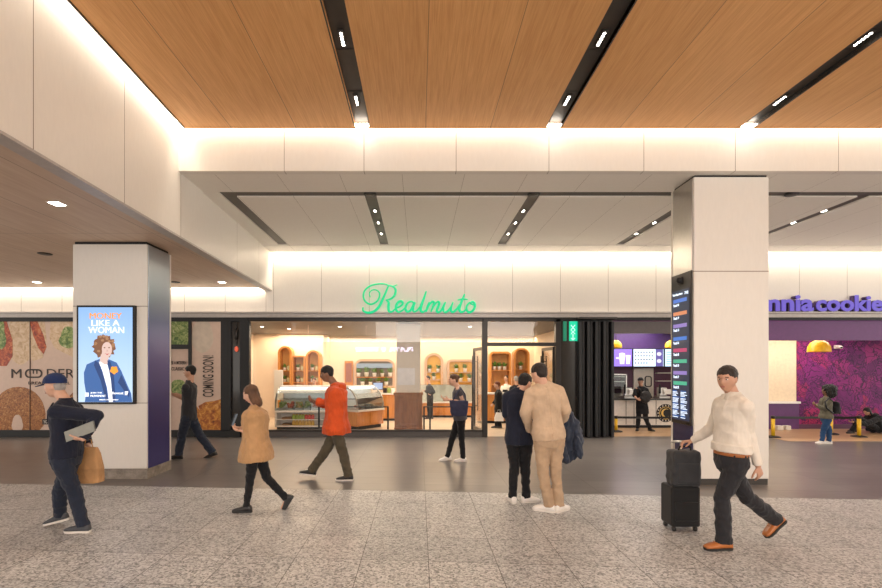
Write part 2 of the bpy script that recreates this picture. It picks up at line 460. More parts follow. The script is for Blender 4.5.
b = MB(); quadprism(b, fx(yb)-.2, fx(BAND)-.2, 14, 14, yb, BAND+.3, 5.42, 5.5)
struct('ceiling_plenum', b, M_white)
# slot troughs
for i, sx in enumerate(slots):
    b = MB(); b.box(sx-.10, sx+.10, yb, ye, ZU+.06, ZU+.09).box(sx-.115, sx-.10, yb, ye, ZU-.002, ZU+.09).box(sx+.10, sx+.115, yb, ye, ZU-.002, ZU+.09)
    for yy in (1.0, 3.0, 5.25, 6.05): b.box(sx-.1, sx+.1, yy, yy+.012, ZU+.054, ZU+.06)
    struct('trim_%d' % (4+i), b, M_trough)
    k = 0
    for y in (2.5, 5.06, 6.23):
        th = thing('ceiling_light', (sx, y, ZU+.04), '%s LED spotlight bar in the %s dark slot of the wood ceiling' % (('nearest', 'middle', 'farthest')[k], ('first', 'second', 'third', 'fourth')[i]), 'ceiling light', 'LED bars in the wood ceiling slots'); k += 1
        MB().box(sx-.03, sx+.03, y-.12, y+.12, ZU+.035, ZU+.06, .004).build('housing', M_trough, th)
        for q in range(5): MB().cyl((sx, y-.088+q*.044, ZU+.032), (sx, y-.088+q*.044, ZU+.036), .015, 12).build('lens', M_led, th)
    th = thing('ceiling_light', (sx, ye-.08, ZU+.02), 'short bright light at the header end of the %s ceiling slot' % ('first', 'second', 'third', 'fourth')[i], 'ceiling light', 'end lights of the wood ceiling slots')
    MB().box(sx-.095, sx+.095, ye-.07, ye-.005, ZU+.005, ZU+.02).build('lens', M_led, th)
# header beam
struct('wall_header', MB().box(fx(BAND), 14, BAND, BAND+.12, ZM, 5.42), M_header)
struct('ceiling_soffit', MB().box(fx(BAND)+0.0, 14, BAND+.12, 7.82, ZM, ZM+.06), M_soffit)
# recessed channel + middle ceiling
b = MB(); b.box(-3.6, 14, 7.80, 8.07, ZM+.025, ZM+.06)
b.box(-3.30, -3.03, 8.05, 11.2, ZM+.025, ZM+.06)
for sx in slots: b.box(sx-.12, sx+.12, 8.05, 11.2, ZM+.025, ZM+.06)
struct('trim_8', b, M_grey)
b = MB(); xs = [-3.05]+[q for sx in slots for q in (sx-.10, sx+.10)]+[14]
for a, c in zip(xs[0::2], xs[1::2]): b.box(a, c, 8.05, 11.2, ZM, ZM+.03)
quadprism(b, fx(7.82), fx(11.2), -3.28, -3.28, 7.82, 11.2, ZM, ZM+.03)
struct('ceiling_middle', b, M_soffit)
struct('ceiling_rear', MB().box(-3.75, 14, 11.2, D-.13, ZM-.015, ZM+.03), M_soffit)
struct('ceiling_cap', MB().box(-3.9, 14, 11.2, D+.2, ZM+.14, ZM+.2), M_white)
for i, sx in enumerate(slots):
    for k, y in enumerate((8.83, 9.55, 10.34)):
        th = thing('ceiling_light', (sx, y, ZM), '%s square LED downlight in the %s grey slot before the shopfronts' % (('nearest', 'middle', 'farthest')[k], ('first', 'second', 'third', 'fourth')[i]), 'ceiling light', 'downlights in the middle ceiling slots')
        MB().box(sx-.05, sx+.05, y-.09, y+.09, ZM+.018, ZM+.03, .004).build('housing', M_grey, th)
        MB().box(sx-.016, sx+.016, y-.05, y+.05, ZM+.014, ZM+.018).build('lens', M_led, th)
for i, px in enumerate((370, 534, 792)):
    x = PX(px, 7.93)
    th = thing('ceiling_speaker', (x, 7.93, ZM), 'round black ceiling speaker in the dark channel, %s' % ('above the green script sign', 'beside the second row of downlights', 'right of the tall white column')[i], 'speaker', 'round black ceiling speakers')
    MB().lathe((x, 7.93, ZM), [(.10, .04), (.11, .0), (.095, -.012), (.085, -.012)], 24).build('bezel', M_black, th, True)
    MB().lathe((x, 7.93, ZM), [(.085, -.010), (.04, -.016), (.0, -.018)], 24).build('grille', M_trough, th, True)

# left fascia, lip and soffit
b = MB()
quadprism(b, fx(yb), fx(BAND+.12), fx(yb)-.15, fx(BAND+.12)-.15, yb, BAND+.12, 3.67, 5.42)
quadprism(b, fx(BAND+.12), fx(D), fx(BAND+.12)-.15, fx(D)-.15, BAND+.12, D, 3.67, ZM+.14)
struct('wall_left', b, M_fascia)
b = MB(); quadprism(b, fx(yb)-.005, fx(D)-.005, fx(yb)-.17, fx(D)-.17, yb, D, 3.645, 3.67)
struct('trim_9', b, M_lip)
b = MB(); quadprism(b, -14, -14, fx(yb)-.17, fx(D-.12)-.17, yb, D-.12, ZL-.03, ZL+.02)
struct('ceiling_left', b, M_wood2)
struct('ceiling_left_cap', MB().box(-14, fx(D)-.1, D-.14, D+.2, ZL+.12, ZL+.18), M_white)
sq = [(P(57, 201, 5.75), 'square glowing downlight in the wood soffit beside the white fascia'), (P(36.7, 280.7, 11.07), 'small downlight far back in the soffit, above the pink bakery poster'),
      (P(221.8, 280.7, 11.07), 'small downlight far back in the soffit, nearest the fascia end')]
for p, lb in sq:
    th = thing('ceiling_light', (p.x, p.y, ZL-.03), lb, 'ceiling light', 'soffit downlights')
    b = MB(); o_ = [(-.075, -.075), (.075, -.075), (.075, .075), (-.075, .075)]
    b.box(p.x-.08, p.x+.08, p.y-.08, p.y+.08, ZL-.036, ZL-.03).build('trim_ring', M_white, th)
    MB().box(p.x-.062, p.x+.062, p.y-.062, p.y+.062, ZL-.039, ZL-.036).build('lens', M_led, th)
    spot('downlight', (p.x, p.y, ZL-.05), 30, angle=130)
for p, lb in ((P(45, 252, 8.3), 'round dark ceiling speaker in the left wood soffit'), (P(175, 280, 11.07), 'small round sensor on the left soffit beside the column')):
    o = MB().lathe((p.x, p.y, ZL-.03), [(.11, .0), (.11, -.008), (.09, -.014), (.0, -.012)], 24).build('ceiling_speaker', M_black, None, True)
    tag(o, lb, 'speaker')
for y in (1.0, 3.4, 8.4): spot('downlight', (-5.5, y, ZL-.06), 30, angle=130)

# shop front walls above the glazing
struct('wall_front', MB().box(fx(D), 18, D, D+.15, 3.10, ZM+.15), M_front)
struct('wall_front_left', MB().box(-14, fx(D), D, D+.15, 3.10, ZL+.15), M_side)
b = MB(); b.box(-14, 18, D-.10, D+.15, 3.085, 3.125, .004).box(-14, 18, D-.02, D+.15, 2.99, 3.085)
struct('trim_10', b, M_lip)
struct('trim_11', MB().box(-14, 18, D+.0, D+.15, 2.93, 2.99), M_black)
# outer ends of the hall
struct('wall_rear', MB().box(-14, 14, yb-.2, yb, 3.1, 5.5), M_white)

# ------------------------------------------------------------ columns
def column(x0, x1, y0, y1, z1, name, mat, plinth_h, pout, pm):
    r = bpy.data.objects.new(name, None); COL.objects.link(r); r.location = ((x0+x1)/2, (y0+y1)/2, 0); r['kind'] = 'structure'
    MB().box(x0, x1, y0, y1, plinth_h, z1, .008).build('cladding', mat, r)
    MB().box(x0-pout, x1+pout, y0-pout, y1+pout, 0, plinth_h).build('plinth', pm, r)
    MB().box(x0+.02, x1-.02, y0+.02, y1-.02, z1, z1+.05).build('top_gap', M_black, r)
    return r
cR = column(4.08, 5.19, 7.12, 7.72, ZM-.03, 'column', M_colR, .09, -.01, M_trough)
cL = column(-5.41, -4.25, 7.5, 8.19, ZL-.07, 'column', M_colL, .16, .012, 'granite_plinth')
MB().box(-4.262, -4.238, 7.53, 8.16, .16, ZL-.08, .004).build('side_face', 'navy_to_grey', cL)
MB().box(-4.256, -4.232, 8.165, 8.195, .16, ZL-.08).build('edge_trim', M_white, cL)
MB().box(4.066, 4.09, 7.15, 7.69, 3.19, ZM-.04, .004).build('steel_panel', M_chrome, cR)
MB().box(4.066, 4.09, 7.15, 7.69, .09, .87, .004).build('navy_panel', M_navy, cR)
MB().box(4.062, 4.10, 7.69, 7.735, .09, ZM-.04).build('edge_trim', M_white, cR)
# departure screen on the column side
th = thing('departure_screen', (4.05, 7.42, .87), 'tall black departure screen with coloured rows on the right column side', 'screen')
MB().box(4.045, 4.066, 7.15, 7.69, .87, 3.19, .003).build('housing', M_frame, th)
MB().box(4.040, 4.046, 7.18, 7.66, .93, 2.94).build('display', emit('screen_dark', (.012, .02, .045), 1.0), th)
sp_ = MB().box(4.030, 4.045, 7.36, 7.48, 3.02, 3.14, .005).build('speaker_plate', M_frame, th)
b = MB(); b.capsule((4.032, 7.42, 3.09), (4.028, 7.42, 3.09), .05, .05, 16); b.build('button', M_black, sp_, True)
Ms = [emit('row_blue', (.08, .20, .65), .7), emit('row_orange', (.70, .26, .12), .7), emit('row_violet', (.28, .20, .55), .7), emit('row_blue_deep', (.04, .18, .62), .7), emit('row_red', (.50, .05, .16), .7), emit('row_green', (.06, .45, .28), .7)]
zs = [2.78, 2.58, 2.39, 2.19, 2.01, 1.84, 1.66, 1.50]; mm = [0, 1, 2, 3, 4, 5, 2, 5]
for z, q in zip(zs, mm): MB().box(4.037, 4.040, 7.30-.06, 7.62, z-.028, z+.028).build('row_bar', Ms[q], th)
M_stxt = emit('screen_text', (.70, .80, .95), 1.3)
Mscr = lambda yy: Matrix(((0, 1, 0, 4.04-yy), (-1, 0, 0, 0), (0, 0, 1, 0), (0, 0, 0, 1)))
# text lies in the plane x = 4.04, reading from the far edge towards the near edge
def side_text(body, yf, yn, z0, z1):
    bb = text_bm(body, .02, .5); xs = [v.co.x for v in bb.verts]; ys = [v.co.y for v in bb.verts]
    for v in bb.verts:
        u = (v.co.x-min(xs))/(max(xs)-min(xs)); w = (v.co.y-min(ys))/(max(ys)-min(ys))
        v.co = Vector((4.0395-.003*(v.co.z+.5), yf+(yn-yf)*u, z0+w*(z1-z0)))
    m = MB(); m.merge(bb); return m.build('lettering', M_stxt, th)
side_text('Train Departures', 7.64, 7.36, 2.855, 2.90); side_text('7:42', 7.30, 7.20, 2.855, 2.90)
for i, z in enumerate(zs): side_text(('Track 14', 'Track 9', 'Track 11', 'Track 16', 'Track 8', 'Track 13', 'Track 7', 'Track 12')[i], 7.62, 7.46, z-.085, z-.045)
rnd = random.Random(3)
b = MB()
for i in range(22):
    bb2 = MB()
    z = 1.38-i*.0195
    for yf, yn in ((7.64, 7.45), (7.41, 7.22)):
        w = rnd.uniform(.5, 1.0)
        bb2.box(4.037, 4.040, yf-(yf-yn)*w, yf, z-.005, z+.004)
    bb2.build('text_row', M_stxt if i % 5 else Ms[3], th)

# advertising screen on left column
th = thing('advertising_screen', (PX(106.5, 7.46), 7.46, PZ(403, 7.46)), 'lit blue advertising screen on the left column, showing a curly haired woman', 'screen')
yA = 7.46
def ax(px): return PX(px, yA)
def az(py): return PZ(py, yA)
MB().box(ax(77.5), ax(135.3), yA-.02, 7.505, az(404), az(305.5), .004).build('bezel', M_black, th)
tA = NT('ad_backlight', (.5, .68, .95), .3); Xq = tA.xyz()
col = tA.ramp(tA.math('DIVIDE', Xq[2], 3.0), [(.38, (.60, .78, 1.0)), (.68, (.40, .62, .98)), (.92, (.26, .48, .92))])
tA.base(tA.mix(1.0, col, (.3, .3, .3), 'MULTIPLY')); tA.l(col, tA.b.inputs['Emission Color']); tA.b.inputs['Emission Strength'].default_value = .72
MB().box(ax(79.5), ax(133.3), yA-.024, yA-.02, az(402), az(307.5)).build('display', tA.m, th)
def apoly(pts, lay, name, mat):
    z = 4.9*1.0
    MB().prism([(ax(70+x/5.35), az(300+y/5.35)) for x, y in pts], yA-.024-.0015*lay, yA-.024).build(name, mat, th)
E = lambda n, c, s=.6: emit(n, c, s)
Mden = E('ad_denim', (.05, .17, .50), .5); Mden2 = E('ad_denim_dark', (.02, .08, .30), .4); Mskin_ad = E('ad_skin', (.85, .62, .55), .6)
Mhair_ad = E('ad_hair', (.36, .15, .07), .35); Mhair_ad2 = E('ad_hair_light', (.62, .33, .16), .4); Mwh = E('ad_white', (.95, .97, 1), .9); Mor = E('ad_orange', (1, .35, .03), .8)
apoly([(85, 545), (92, 500), (82, 440), (80, 390), (95, 345), (140, 325), (165, 315), (215, 318), (255, 335), (280, 380), (310, 450), (332, 500), (338, 545)], 1, 'printed_jacket', Mden)
apoly([(160, 330), (200, 328), (222, 400), (232, 500), (235, 545), (215, 545), (205, 470), (180, 380)], 2, 'printed_shirt', Mwh)
apoly([(140, 322), (162, 340), (190, 420), (212, 545), (200, 545), (170, 430), (135, 350)], 3, 'printed_lapel', Mden2)
apoly([(205, 322), (222, 330), (240, 400), (250, 545), (235, 545), (225, 430)], 3, 'printed_lapel', Mden2)
apoly([(280, 400), (300, 440), (325, 500), (320, 520), (285, 470), (262, 440)], 2, 'printed_sleeve_fold', Mden2)
hr = random.Random(5)
hp = []
for i in range(30):
    a = 2*math.pi*i/30; r = 1+.13*math.sin(i*2.6)+.05*hr.random(); hp.append((188+58*r*math.cos(a), 250+60*r*math.sin(a)))
apoly(hp, 2, 'printed_hair', Mhair_ad)
for i in range(26):
    a = hr.uniform(0, 6.28); rr = hr.uniform(.5, 1.0); cx, cy = 188+54*rr*math.cos(a), 243+52*rr*math.sin(a)
    if cy > 225 and 165 < cx < 232 and a < 3.3: continue
    apoly([(cx+9*math.cos(t*.9), cy+7*math.sin(t*.9)) for t in range(7)], 3, 'printed_curl', Mhair_ad2)
apoly([(204+27*math.cos(2*math.pi*i/20)-(6 if i in (4, 5, 6, 7, 8) else 0), 263+ (38 if math.sin(2*math.pi*i/20) < 0 else 46)*math.sin(2*math.pi*i/20)) for i in range(20)], 4, 'printed_face', Mskin_ad)
apoly([(172, 290), (215, 300), (205, 345), (190, 345), (165, 325)], 3, 'printed_neck', Mskin_ad)
for ex in (192, 216): apoly([(ex-6, 256), (ex, 251), (ex+6, 256), (ex, 259)], 5, 'printed_eye', Mhair_ad)
apoly([(193, 284), (205, 289), (217, 284), (206, 296)], 5, 'printed_mouth', E('ad_lips', (.75, .15, .15), .5))
apoly([(205, 262), (210, 275), (202, 276)], 5, 'printed_nose', E('ad_nose', (.75, .48, .42), .5))
apoly([(242+20*(1+.12*math.sin(5*a))*math.cos(a), 375+20*(1+.12*math.sin(5*a))*math.sin(a)) for a in [2*math.pi*i/30 for i in range(30)]], 4, 'printed_flower', Mor)
def adtext(body, x0, x1, y0, y1, mat, bold=.04): text_fit(body, ax(70+x0/5.35), ax(70+x1/5.35), az(300+y1/5.35), az(300+y0/5.35), yA-.024, mat, th, 'lettering', 0.0, .009)
adtext('MONEY', 112, 283, 70, 101, Mor); adtext('LIKE A', 122, 270, 108, 139, Mwh); adtext('WOMAN', 105, 295, 144, 178, Mwh)
adtext('JOIN THE', 117, 178, 492, 502, Mwh, .02); adtext('MOVEMENT', 117, 198, 507, 518, Mwh, .02); adtext('ellevest', 220, 292, 490, 504, Mwh, .02); adtext('INVEST IN YOURSELF', 165, 265, 530, 536, Mwh, 0)
apoly([(88, 495), (106, 495), (106, 516), (88, 516)], 5, 'printed_badge', Mwh); apoly([(300, 488), (318, 488), (312, 508), (300, 508)], 5, 'printed_badge', Mwh)

# ------------------------------------------------------------ left bakery shop front
def fr(*boxes):
    b = MB()
    for x0, x1, y0, y1 in boxes: b.box(PX(x0, D), PX(x1, D), D-.02, D+.12, PZ(y1, D), PZ(y0, D), .004)
    return b
def printed(parent, name, pts, lay, mat, y=D+.02):
    return MB().prism([(PX(x, D), PZ(z, D)) for x, z in pts], y-.002*lay, y).build(name, mat, parent)
def blob(cx, cy, rx, ry, n=28, w=.0, ph=0, a0=0, a1=2*math.pi):
    return [(cx+rx*(1+w*math.sin(3*a+ph)+w*.6*math.sin(7*a+ph))*math.cos(a), cy+ry*(1+w*math.sin(3*a+ph)+w*.6*math.sin(5*a))*math.sin(a)) for a in [a0+(a1-a0)*i/n for i in range(n)]]
def clip(pts, x0, x1, y0, y1): return [(min(max(x, x0), x1), min(max(y, y0), y1)) for x, y in pts]
w3 = bpy.data.objects.new('window_3', None); COL.objects.link(w3); w3.location = (PX(60, D), D, 0); w3['kind'] = 'structure'
fr((-130, 170, 319, 321.5), (-130, 170, 430, 437), (165, 170.6, 319, 437)).build('window_frame', M_black, w3)
MB().box(PX(-130, D), PX(166, D), D+.02, D+.05, PZ(431, D), PZ(321, D)).build('pane', M_poster, w3)
b = MB()
for px in (-44, 29.7, 73.8): b.box(PX(px-.3, D), PX(px+.3, D), D+.004, D+.02, PZ(430, D), PZ(321, D))
b.build('pane_joint', M_postertext, w3)
pst = thing('window_poster', (PX(30, D), D, PZ(430, D)), 'pink bakery window poster with sandwiches above and a seeded bagel below', 'poster')
bp = 'bread_print'
printed(pst, 'printed_bread', clip(blob(20, 336, 14, 30, w=.08), 0, 73, 321.5, 372), 1, bp)
printed(pst, 'printed_bread', clip([(28, 321), (44, 321), (46, 340), (42, 358), (33, 361), (22, 352), (24, 335)], 0, 73, 321.5, 372), 2, bp)
printed(pst, 'printed_filling', clip([(-6, 321), (6, 321), (12, 340), (12, 356), (6, 366), (-2, 366), (-8, 350)], -20, 73, 321.5, 372), 3, 'filling_print')
printed(pst, 'printed_filling', [(29, 321.5), (37, 321.5), (43, 335), (46, 347), (43, 354), (38, 348), (33, 336)], 4, 'filling_print')
printed(pst, 'printed_filling', clip([(50, 321), (73.5, 321), (73.5, 358), (62, 352), (54, 348), (49, 338)], 0, 73.5, 321.5, 372), 2, 'bread_print')
printed(pst, 'printed_leaf', clip(blob(68, 338, 9, 11, w=.12), 0, 73.3, 321.5, 372), 3, 'salad_print')
printed(pst, 'printed_leaf', clip(blob(1, 335, 4, 16, w=.2), -20, 73.3, 321.5, 372), 4, 'salad_print')
printed(pst, 'printed_bagel', clip(blob(18, 414, 27, 27, w=.015), -20, 73, 321.5, 430), 3, 'bagel_print')
printed(pst, 'printed_bagel_hole', clip(blob(17, 424, 5.5, 9, w=.06), -20, 73, 321.5, 430), 5, M_poster)
printed(pst, 'printed_bagel', clip(blob(80, 412, 16, 22, w=.02), -20, 73.5, 321.5, 430), 3, 'bagel_print')
def wt(parent, body, x0, x1, y0, y1, bold=.03, mat=M_postertext, vert=False, y=D+.012, name='lettering'):
    return text_fit(body, PX(x0, D), PX(x1, D), PZ(y1, D), PZ(y0, D), y, mat, parent, name, bold*.4, .006, vert=vert)
wt(pst, 'M', 11, 21, 369, 378, .0); wt(pst, 'DERN', 46.5, 85, 369, 378, .0)
b = MB()
def rr(x0, x1, y0, y1, r, n=6):
    o = []
    for cx, cy, a0 in ((x1-r, y0+r, -90), (x1-r, y1-r, 0), (x0+r, y1-r, 90), (x0+r, y0+r, 180)):
        for i in range(n+1):
            a = math.radians(a0+90*i/n); o.append((PX(cx+r*math.cos(a), D), PZ(cy+r*math.sin(a), D)))
    return o
b.ring(rr(24.5, 42, 369, 378, 4.4), rr(26, 40.5, 370.5, 376.5, 2.9), D+.006, D+.012)
for q in (29.5, 33, 36.5): b.box(PX(q-.5, D), PX(q+.5, D), D+.006, D+.012, PZ(373.8, D), PZ(370, D))
b.build('bread_logo', M_postertext, pst)
wt(pst, 'BREAD & BAGEL', 28, 70, 381.5, 384.5, .01)
MB().box(PX(42, D), PX(51, D), D+.004, D+.012, PZ(424.5, D), PZ(419, D)).build('printed_tag', M_postertext, pst); wt(pst, 'YOU', 43.5, 49.5, 420.3, 423.4, .01, M_white, y=D+.004)

w4 = bpy.data.objects.new('window_4', None); COL.objects.link(w4); w4.location = (PX(205, D), D, 0); w4['kind'] = 'structure'
fr((170.6, 248, 319, 321.5), (170.6, 248, 430, 437), (188.5, 191.5, 321, 431), (221, 231, 321, 431), (240, 249.5, 321, 437), (170.6, 189, 344.5, 349)).build('window_frame', M_black, w4)
MB().box(PX(170.6, D), PX(189, D), D+.02, D+.05, PZ(431, D), PZ(321, D)).build('pane', M_poster, w4)
MB().box(PX(191, D), PX(222, D), D+.02, D+.05, PZ(431, D), PZ(321, D)).build('pane', M_poster, w4)
MB().box(PX(231, D), PX(240, D), D+.06, D+.08, PZ(431, D), PZ(321, D)).build('dark_panel', plain('dark_glass', (.03, .025, .022), .08), w4)
ps2 = thing('window_poster', (PX(206, D), D, PZ(430, D)), 'narrow pink window poster with vertical COMING SOON! lettering', 'poster')
wt(ps2, 'COMING SOON!', 202.5, 213.5, 355.5, 397, .03, vert=True)
printed(ps2, 'printed_bread', clip(blob(202, 336, 11, 17, w=.03), 191.5, 221, 321.5, 360), 1, plain('bread_pale', (.60, .50, .40), .5, var=.1, scale=6))
printed(ps2, 'printed_bagel', clip([(198, 406), (205, 402), (214, 401), (221, 399), (221, 430), (199, 430), (202, 418)], 191, 221, 321, 430), 1, 'bagel_print_gold')
printed(ps2, 'printed_bagel', [(191.5, 412), (196, 406), (201, 412), (203, 424), (201, 430), (191.5, 430)], 2, 'bagel_print_gold')
ps3 = thing('window_poster', (PX(180, D), D, PZ(430, D)), 'window poster with green salad picture above small text, beside the left column', 'poster')
printed(ps3, 'printed_salad', [(170.6, 321.5), (188.5, 321.5), (188.5, 344.5), (170.6, 344.5)], 1, 'salad_print')
printed(ps3, 'printed_salad', clip(blob(178, 388, 10, 8, w=.1), 171, 188.5, 350, 430), 1, 'salad_print')
wt(ps3, 'BE A MODERN', 171, 186, 361, 364.5, .01); wt(ps3, 'CLASSIC', 171, 184, 367, 370.5, .01)
pl = thing('pendant_lamp', (PX(236, D), D+.03, PZ(353, D)), 'reflected dark lantern with a red bulb, built solid beside the coming soon poster', 'lamp')  # a reflection in the dark glass, built as a solid hanging lantern
x = PX(236, D)
MB().cyl((x, D+.03, PZ(321, D)), (x, D+.03, PZ(345, D)), .008).build('cord', M_black, pl)
MB().lathe((x, D+.03, PZ(339, D)), [(.02, 0), (.045, .05), (.045, .22), (.02, .27)], 14).build('cage', M_frame, pl, True)
MB().ell((x, D+.03, PZ(349, D)), (.045, 0, 0), (0, .045, 0), (0, 0, .07)).build('bulb', emit('red_reflection', (.8, .12, .06), .6), pl, True)

# ------------------------------------------------------------ main shop: frame, panes, door
w1 = bpy.data.objects.new('window_1', None); COL.objects.link(w1); w1.location = (PX(366, D), D, 0); w1['kind'] = 'structure'
fr((249.5, 484, 319, 321.5), (249.5, 484, 430, 431.5), (482, 487.5, 319, 437)).build('window_frame', M_frame, w1)
MB().box(PX(249.5, D), PX(484, D), D-.0, D+.12, 0, PZ(431.5, D)).build('sill_base', plain('sill_dark', (.07, .06, .055), .45), w1)
for a, c in ((249.5, 307.5), (307.7, 366), (366.2, 424), (424.2, 482)): MB().box(PX(a, D)+.004, PX(c, D)-.004, D+.04, D+.052, PZ(430.2, D), PZ(321.2, D)).build('pane', M_glass, w1)
d1 = bpy.data.objects.new('door_1', None); COL.objects.link(d1); d1.location = (PX(520, D), D, 0); d1['kind'] = 'structure'
fr((487.5, 560, 319, 321.5), (487.5, 556, 342.5, 346), (555.5, 561, 319, 437)).build('door_frame', M_frame, d1)
MB().box(PX(487.5, D), PX(556, D), D+.04, D+.052, PZ(343, D), PZ(321.2, D)).build('pane', M_glass, d1)
def leaf(hx, ex, ey):
    h = Vector((hx, D+.12, 0)); e = Vector((ex, ey, 0)); L = (e-h).length; a = math.atan2(e.y-h.y, e.x-h.x)
    R = Matrix.Translation(h) @ Matrix.Rotation(a, 4, 'Z'); zt = PZ(346.5, D)
    def mk(boxes, name, mat, par):
        m = MB()
        for bx_ in boxes: m.box(*bx_)
        for v in m.bm.verts: v.co = R @ v.co
        return m.build(name, mat, par)
    lf = mk([(0, .06, -.025, .025, .01, zt), (L-.06, L, -.025, .025, .01, zt), (.06, L-.06, -.025, .025, .01, .14), (.06, L-.06, -.025, .025, zt-.08, zt)], 'door_leaf', M_frame, d1)
    mk([(.06, L-.06, -.006, .006, .14, zt-.08)], 'pane', M_glass, lf)
    hd = MB()
    for sgn in (-1, 1):
        hd.cyl((L-.12, sgn*.07, .55), (L-.12, sgn*.07, 2.05), .015)
        for z in (.7, 1.9): hd.cyl((L-.12, 0, z), (L-.12, sgn*.07, z), .01)
    for v in hd.bm.verts: v.co = R @ v.co
    hd.build('door_handle', M_black, lf)
leaf(PX(486, D), 1.50, 13.15); leaf(PX(556, D)-.02, 3.38, 13.15)

# shell of the shop interior
struct('ceiling_shop', MB().box(-6, 4.9, D+.15, 18.3, 2.9, 2.98), M_shopceil)
struct('wall_shop_rear', MB().box(-3.35, 4.9, 18.0, 18.2, 0, 2.9), M_cream)
struct('wall_shop_left', MB().box(-6, -5.8, D+.15, 17, 0, 2.9), M_cream)
struct('wall_shop_bay', MB().box(-5.8, -3.35, 16.8, 17.0, 0, 2.9).box(-3.45, -3.35, 17.0, 18.0, 0, 2.9), M_cream)
struct('wall_shop_right', MB().box(4.3, 4.5, D+.15, 18.2, 0, 2.9), M_cream)
for i, px_ in enumerate((262, 289, 340, 470)):
    d_ = 13.6 if i != 1 else 14.4; x = PX(px_, d_)
    th = thing('ceiling_light', (x, d_, 2.9), 'small recessed spot in the grey shop ceiling, %s' % ('nearest the reflected lantern', 'second from the reflected lantern', 'above the rear of the counter', 'beside the glass door')[i], 'ceiling light', 'spots in the shop ceiling')
    MB().lathe((x, d_, 2.9), [(.07, 0), (.07, -.008), (.05, -.008)], 20).build('trim_ring', M_white, th)
    MB().lathe((x, d_, 2.892), [(.045, 0), (.045, -.004), (.0, -.004)], 16).build('lens', M_led, th)
# pillar inside with panelled wainscot
px0, px1, dd = PX(396.5, 12.8), PX(420.5, 12.8), 12.8
r = bpy.data.objects.new('column', None); COL.objects.link(r); r.location = ((px0+px1)/2, 13.1, 0); r['kind'] = 'structure'
MB().box(px0, px1, dd, dd+.55, 1.06, 2.9, .006).build('cladding', M_creamlt, r)
wq = MB().box(px0-.05, px1+.05, dd-.06, dd+.6, 0, 1.0, .006).build('wainscot', M_darkwood, r)
b = MB(); b.box(px0-.075, px1+.075, dd-.085, dd+.62, 1.0, 1.07, .012).box(px0-.06, px1+.06, dd-.07, dd+.6, .0, .14, .006)
b.box(px0+.06, px1-.06, dd-.075, dd-.055, .86, .90, .004).box(px0+.06, px1-.06, dd-.075, dd-.055, .2, .24, .004).box(px0+.06, px0+.1, dd-.075, dd-.055, .2, .9, .004).box(px1-.1, px1-.06, dd-.075, dd-.055, .2, .9, .004)
b.build('moulding', M_darkwood, wq)
notice = MB().box(PX(397.5, 12.78), PX(415, 12.78), 12.775, 12.785, PZ(385, 12.78), PZ(368, 12.78)).build('notice', plain('notice_film', (.72, .72, .72), .3), r)

# arch cabinets
def arch(x0, x1, z0, z1, r, n=12):
    o = [(x0, z0), (x1, z0)]
    r = min(r, (x1-x0)/2)
    for i in range(n+1):
        a = math.pi/2*i/n; o.append((x1-r+r*math.cos(a), z1-r+r*math.sin(a)))
    for i in range(n+1):
        a = math.pi/2+math.pi/2*i/n; o.append((x0+r+r*math.cos(a), z1-r+r*math.sin(a)))
    return o
PLANTS = []
M_pot = plain('white_pot', (.8, .78, .74), .35); M_leaf = plain('leaf_green', (.14, .26, .05), .5, var=.4, scale=30); M_jarlid = plain('jar_lid_gold', (.5, .36, .12), .3, .8)
M_nf = plain('niche_frame', (.60, .40, .27), .45); M_back_y = plain('niche_amber', (.75, .42, .05), .5); M_back = plain('niche_back', (.66, .34, .10), .5)
def make_plant(loc, s, label, group):
    th = thing('potted_plant', loc, label, 'plant', group); x, y, z = loc
    MB().lathe((x, y, z), [(.030*s, 0), (.038*s, .06*s), (.040*s, .07*s), (.034*s, .069*s), (.03*s, .055*s)], 14).build('pot', M_pot, th, True)
    r_ = random.Random(sum(map(ord, label))); b = MB()
    for i in range(26):
        a = r_.uniform(0, 6.28); L = r_.uniform(.06, .13)*s; el = r_.uniform(.5, 1.4)
        d_ = Vector((math.cos(a)*math.cos(el), math.sin(a)*math.cos(el), math.sin(el))); s_ = d_.cross(Vector((0, 0, 1))).normalized()*.020*s
        p0 = Vector((x, y, z+.065*s)); nn = d_.cross(s_).normalized()*.002
        b.loft([(p0, s_*.2, nn), (p0+d_*L*.5, s_, nn), (p0+d_*L*.85+Vector((0, 0, -.01)), s_*.6, nn), (p0+d_*L+Vector((0, 0, -.02*s)), s_*.05, nn)], 6)
    b.build('foliage', M_leaf, th); return th
def make_jar(loc, s, label, group, mat):
    th = thing('jar', loc, label, 'jar', group)
    MB().lathe(loc, [(.035*s, 0), (.04*s, .01), (.04*s, .085*s), (.03*s, .1*s)], 12).build('jar_body', mat, th, True)
    MB().lathe((loc[0], loc[1], loc[2]+.1*s), [(.032*s, 0), (.032*s, .02*s), (0.0, .022*s)], 12).build('lid', M_jarlid, th, True)
    return th
def copy_thing(th, loc, label=None):
    c = th.copy(); COL.objects.link(c); c.location = loc
    if label: c['label'] = label
    for ch in th.children:
        k = ch.copy(); COL.objects.link(k); k.parent = c
    return c
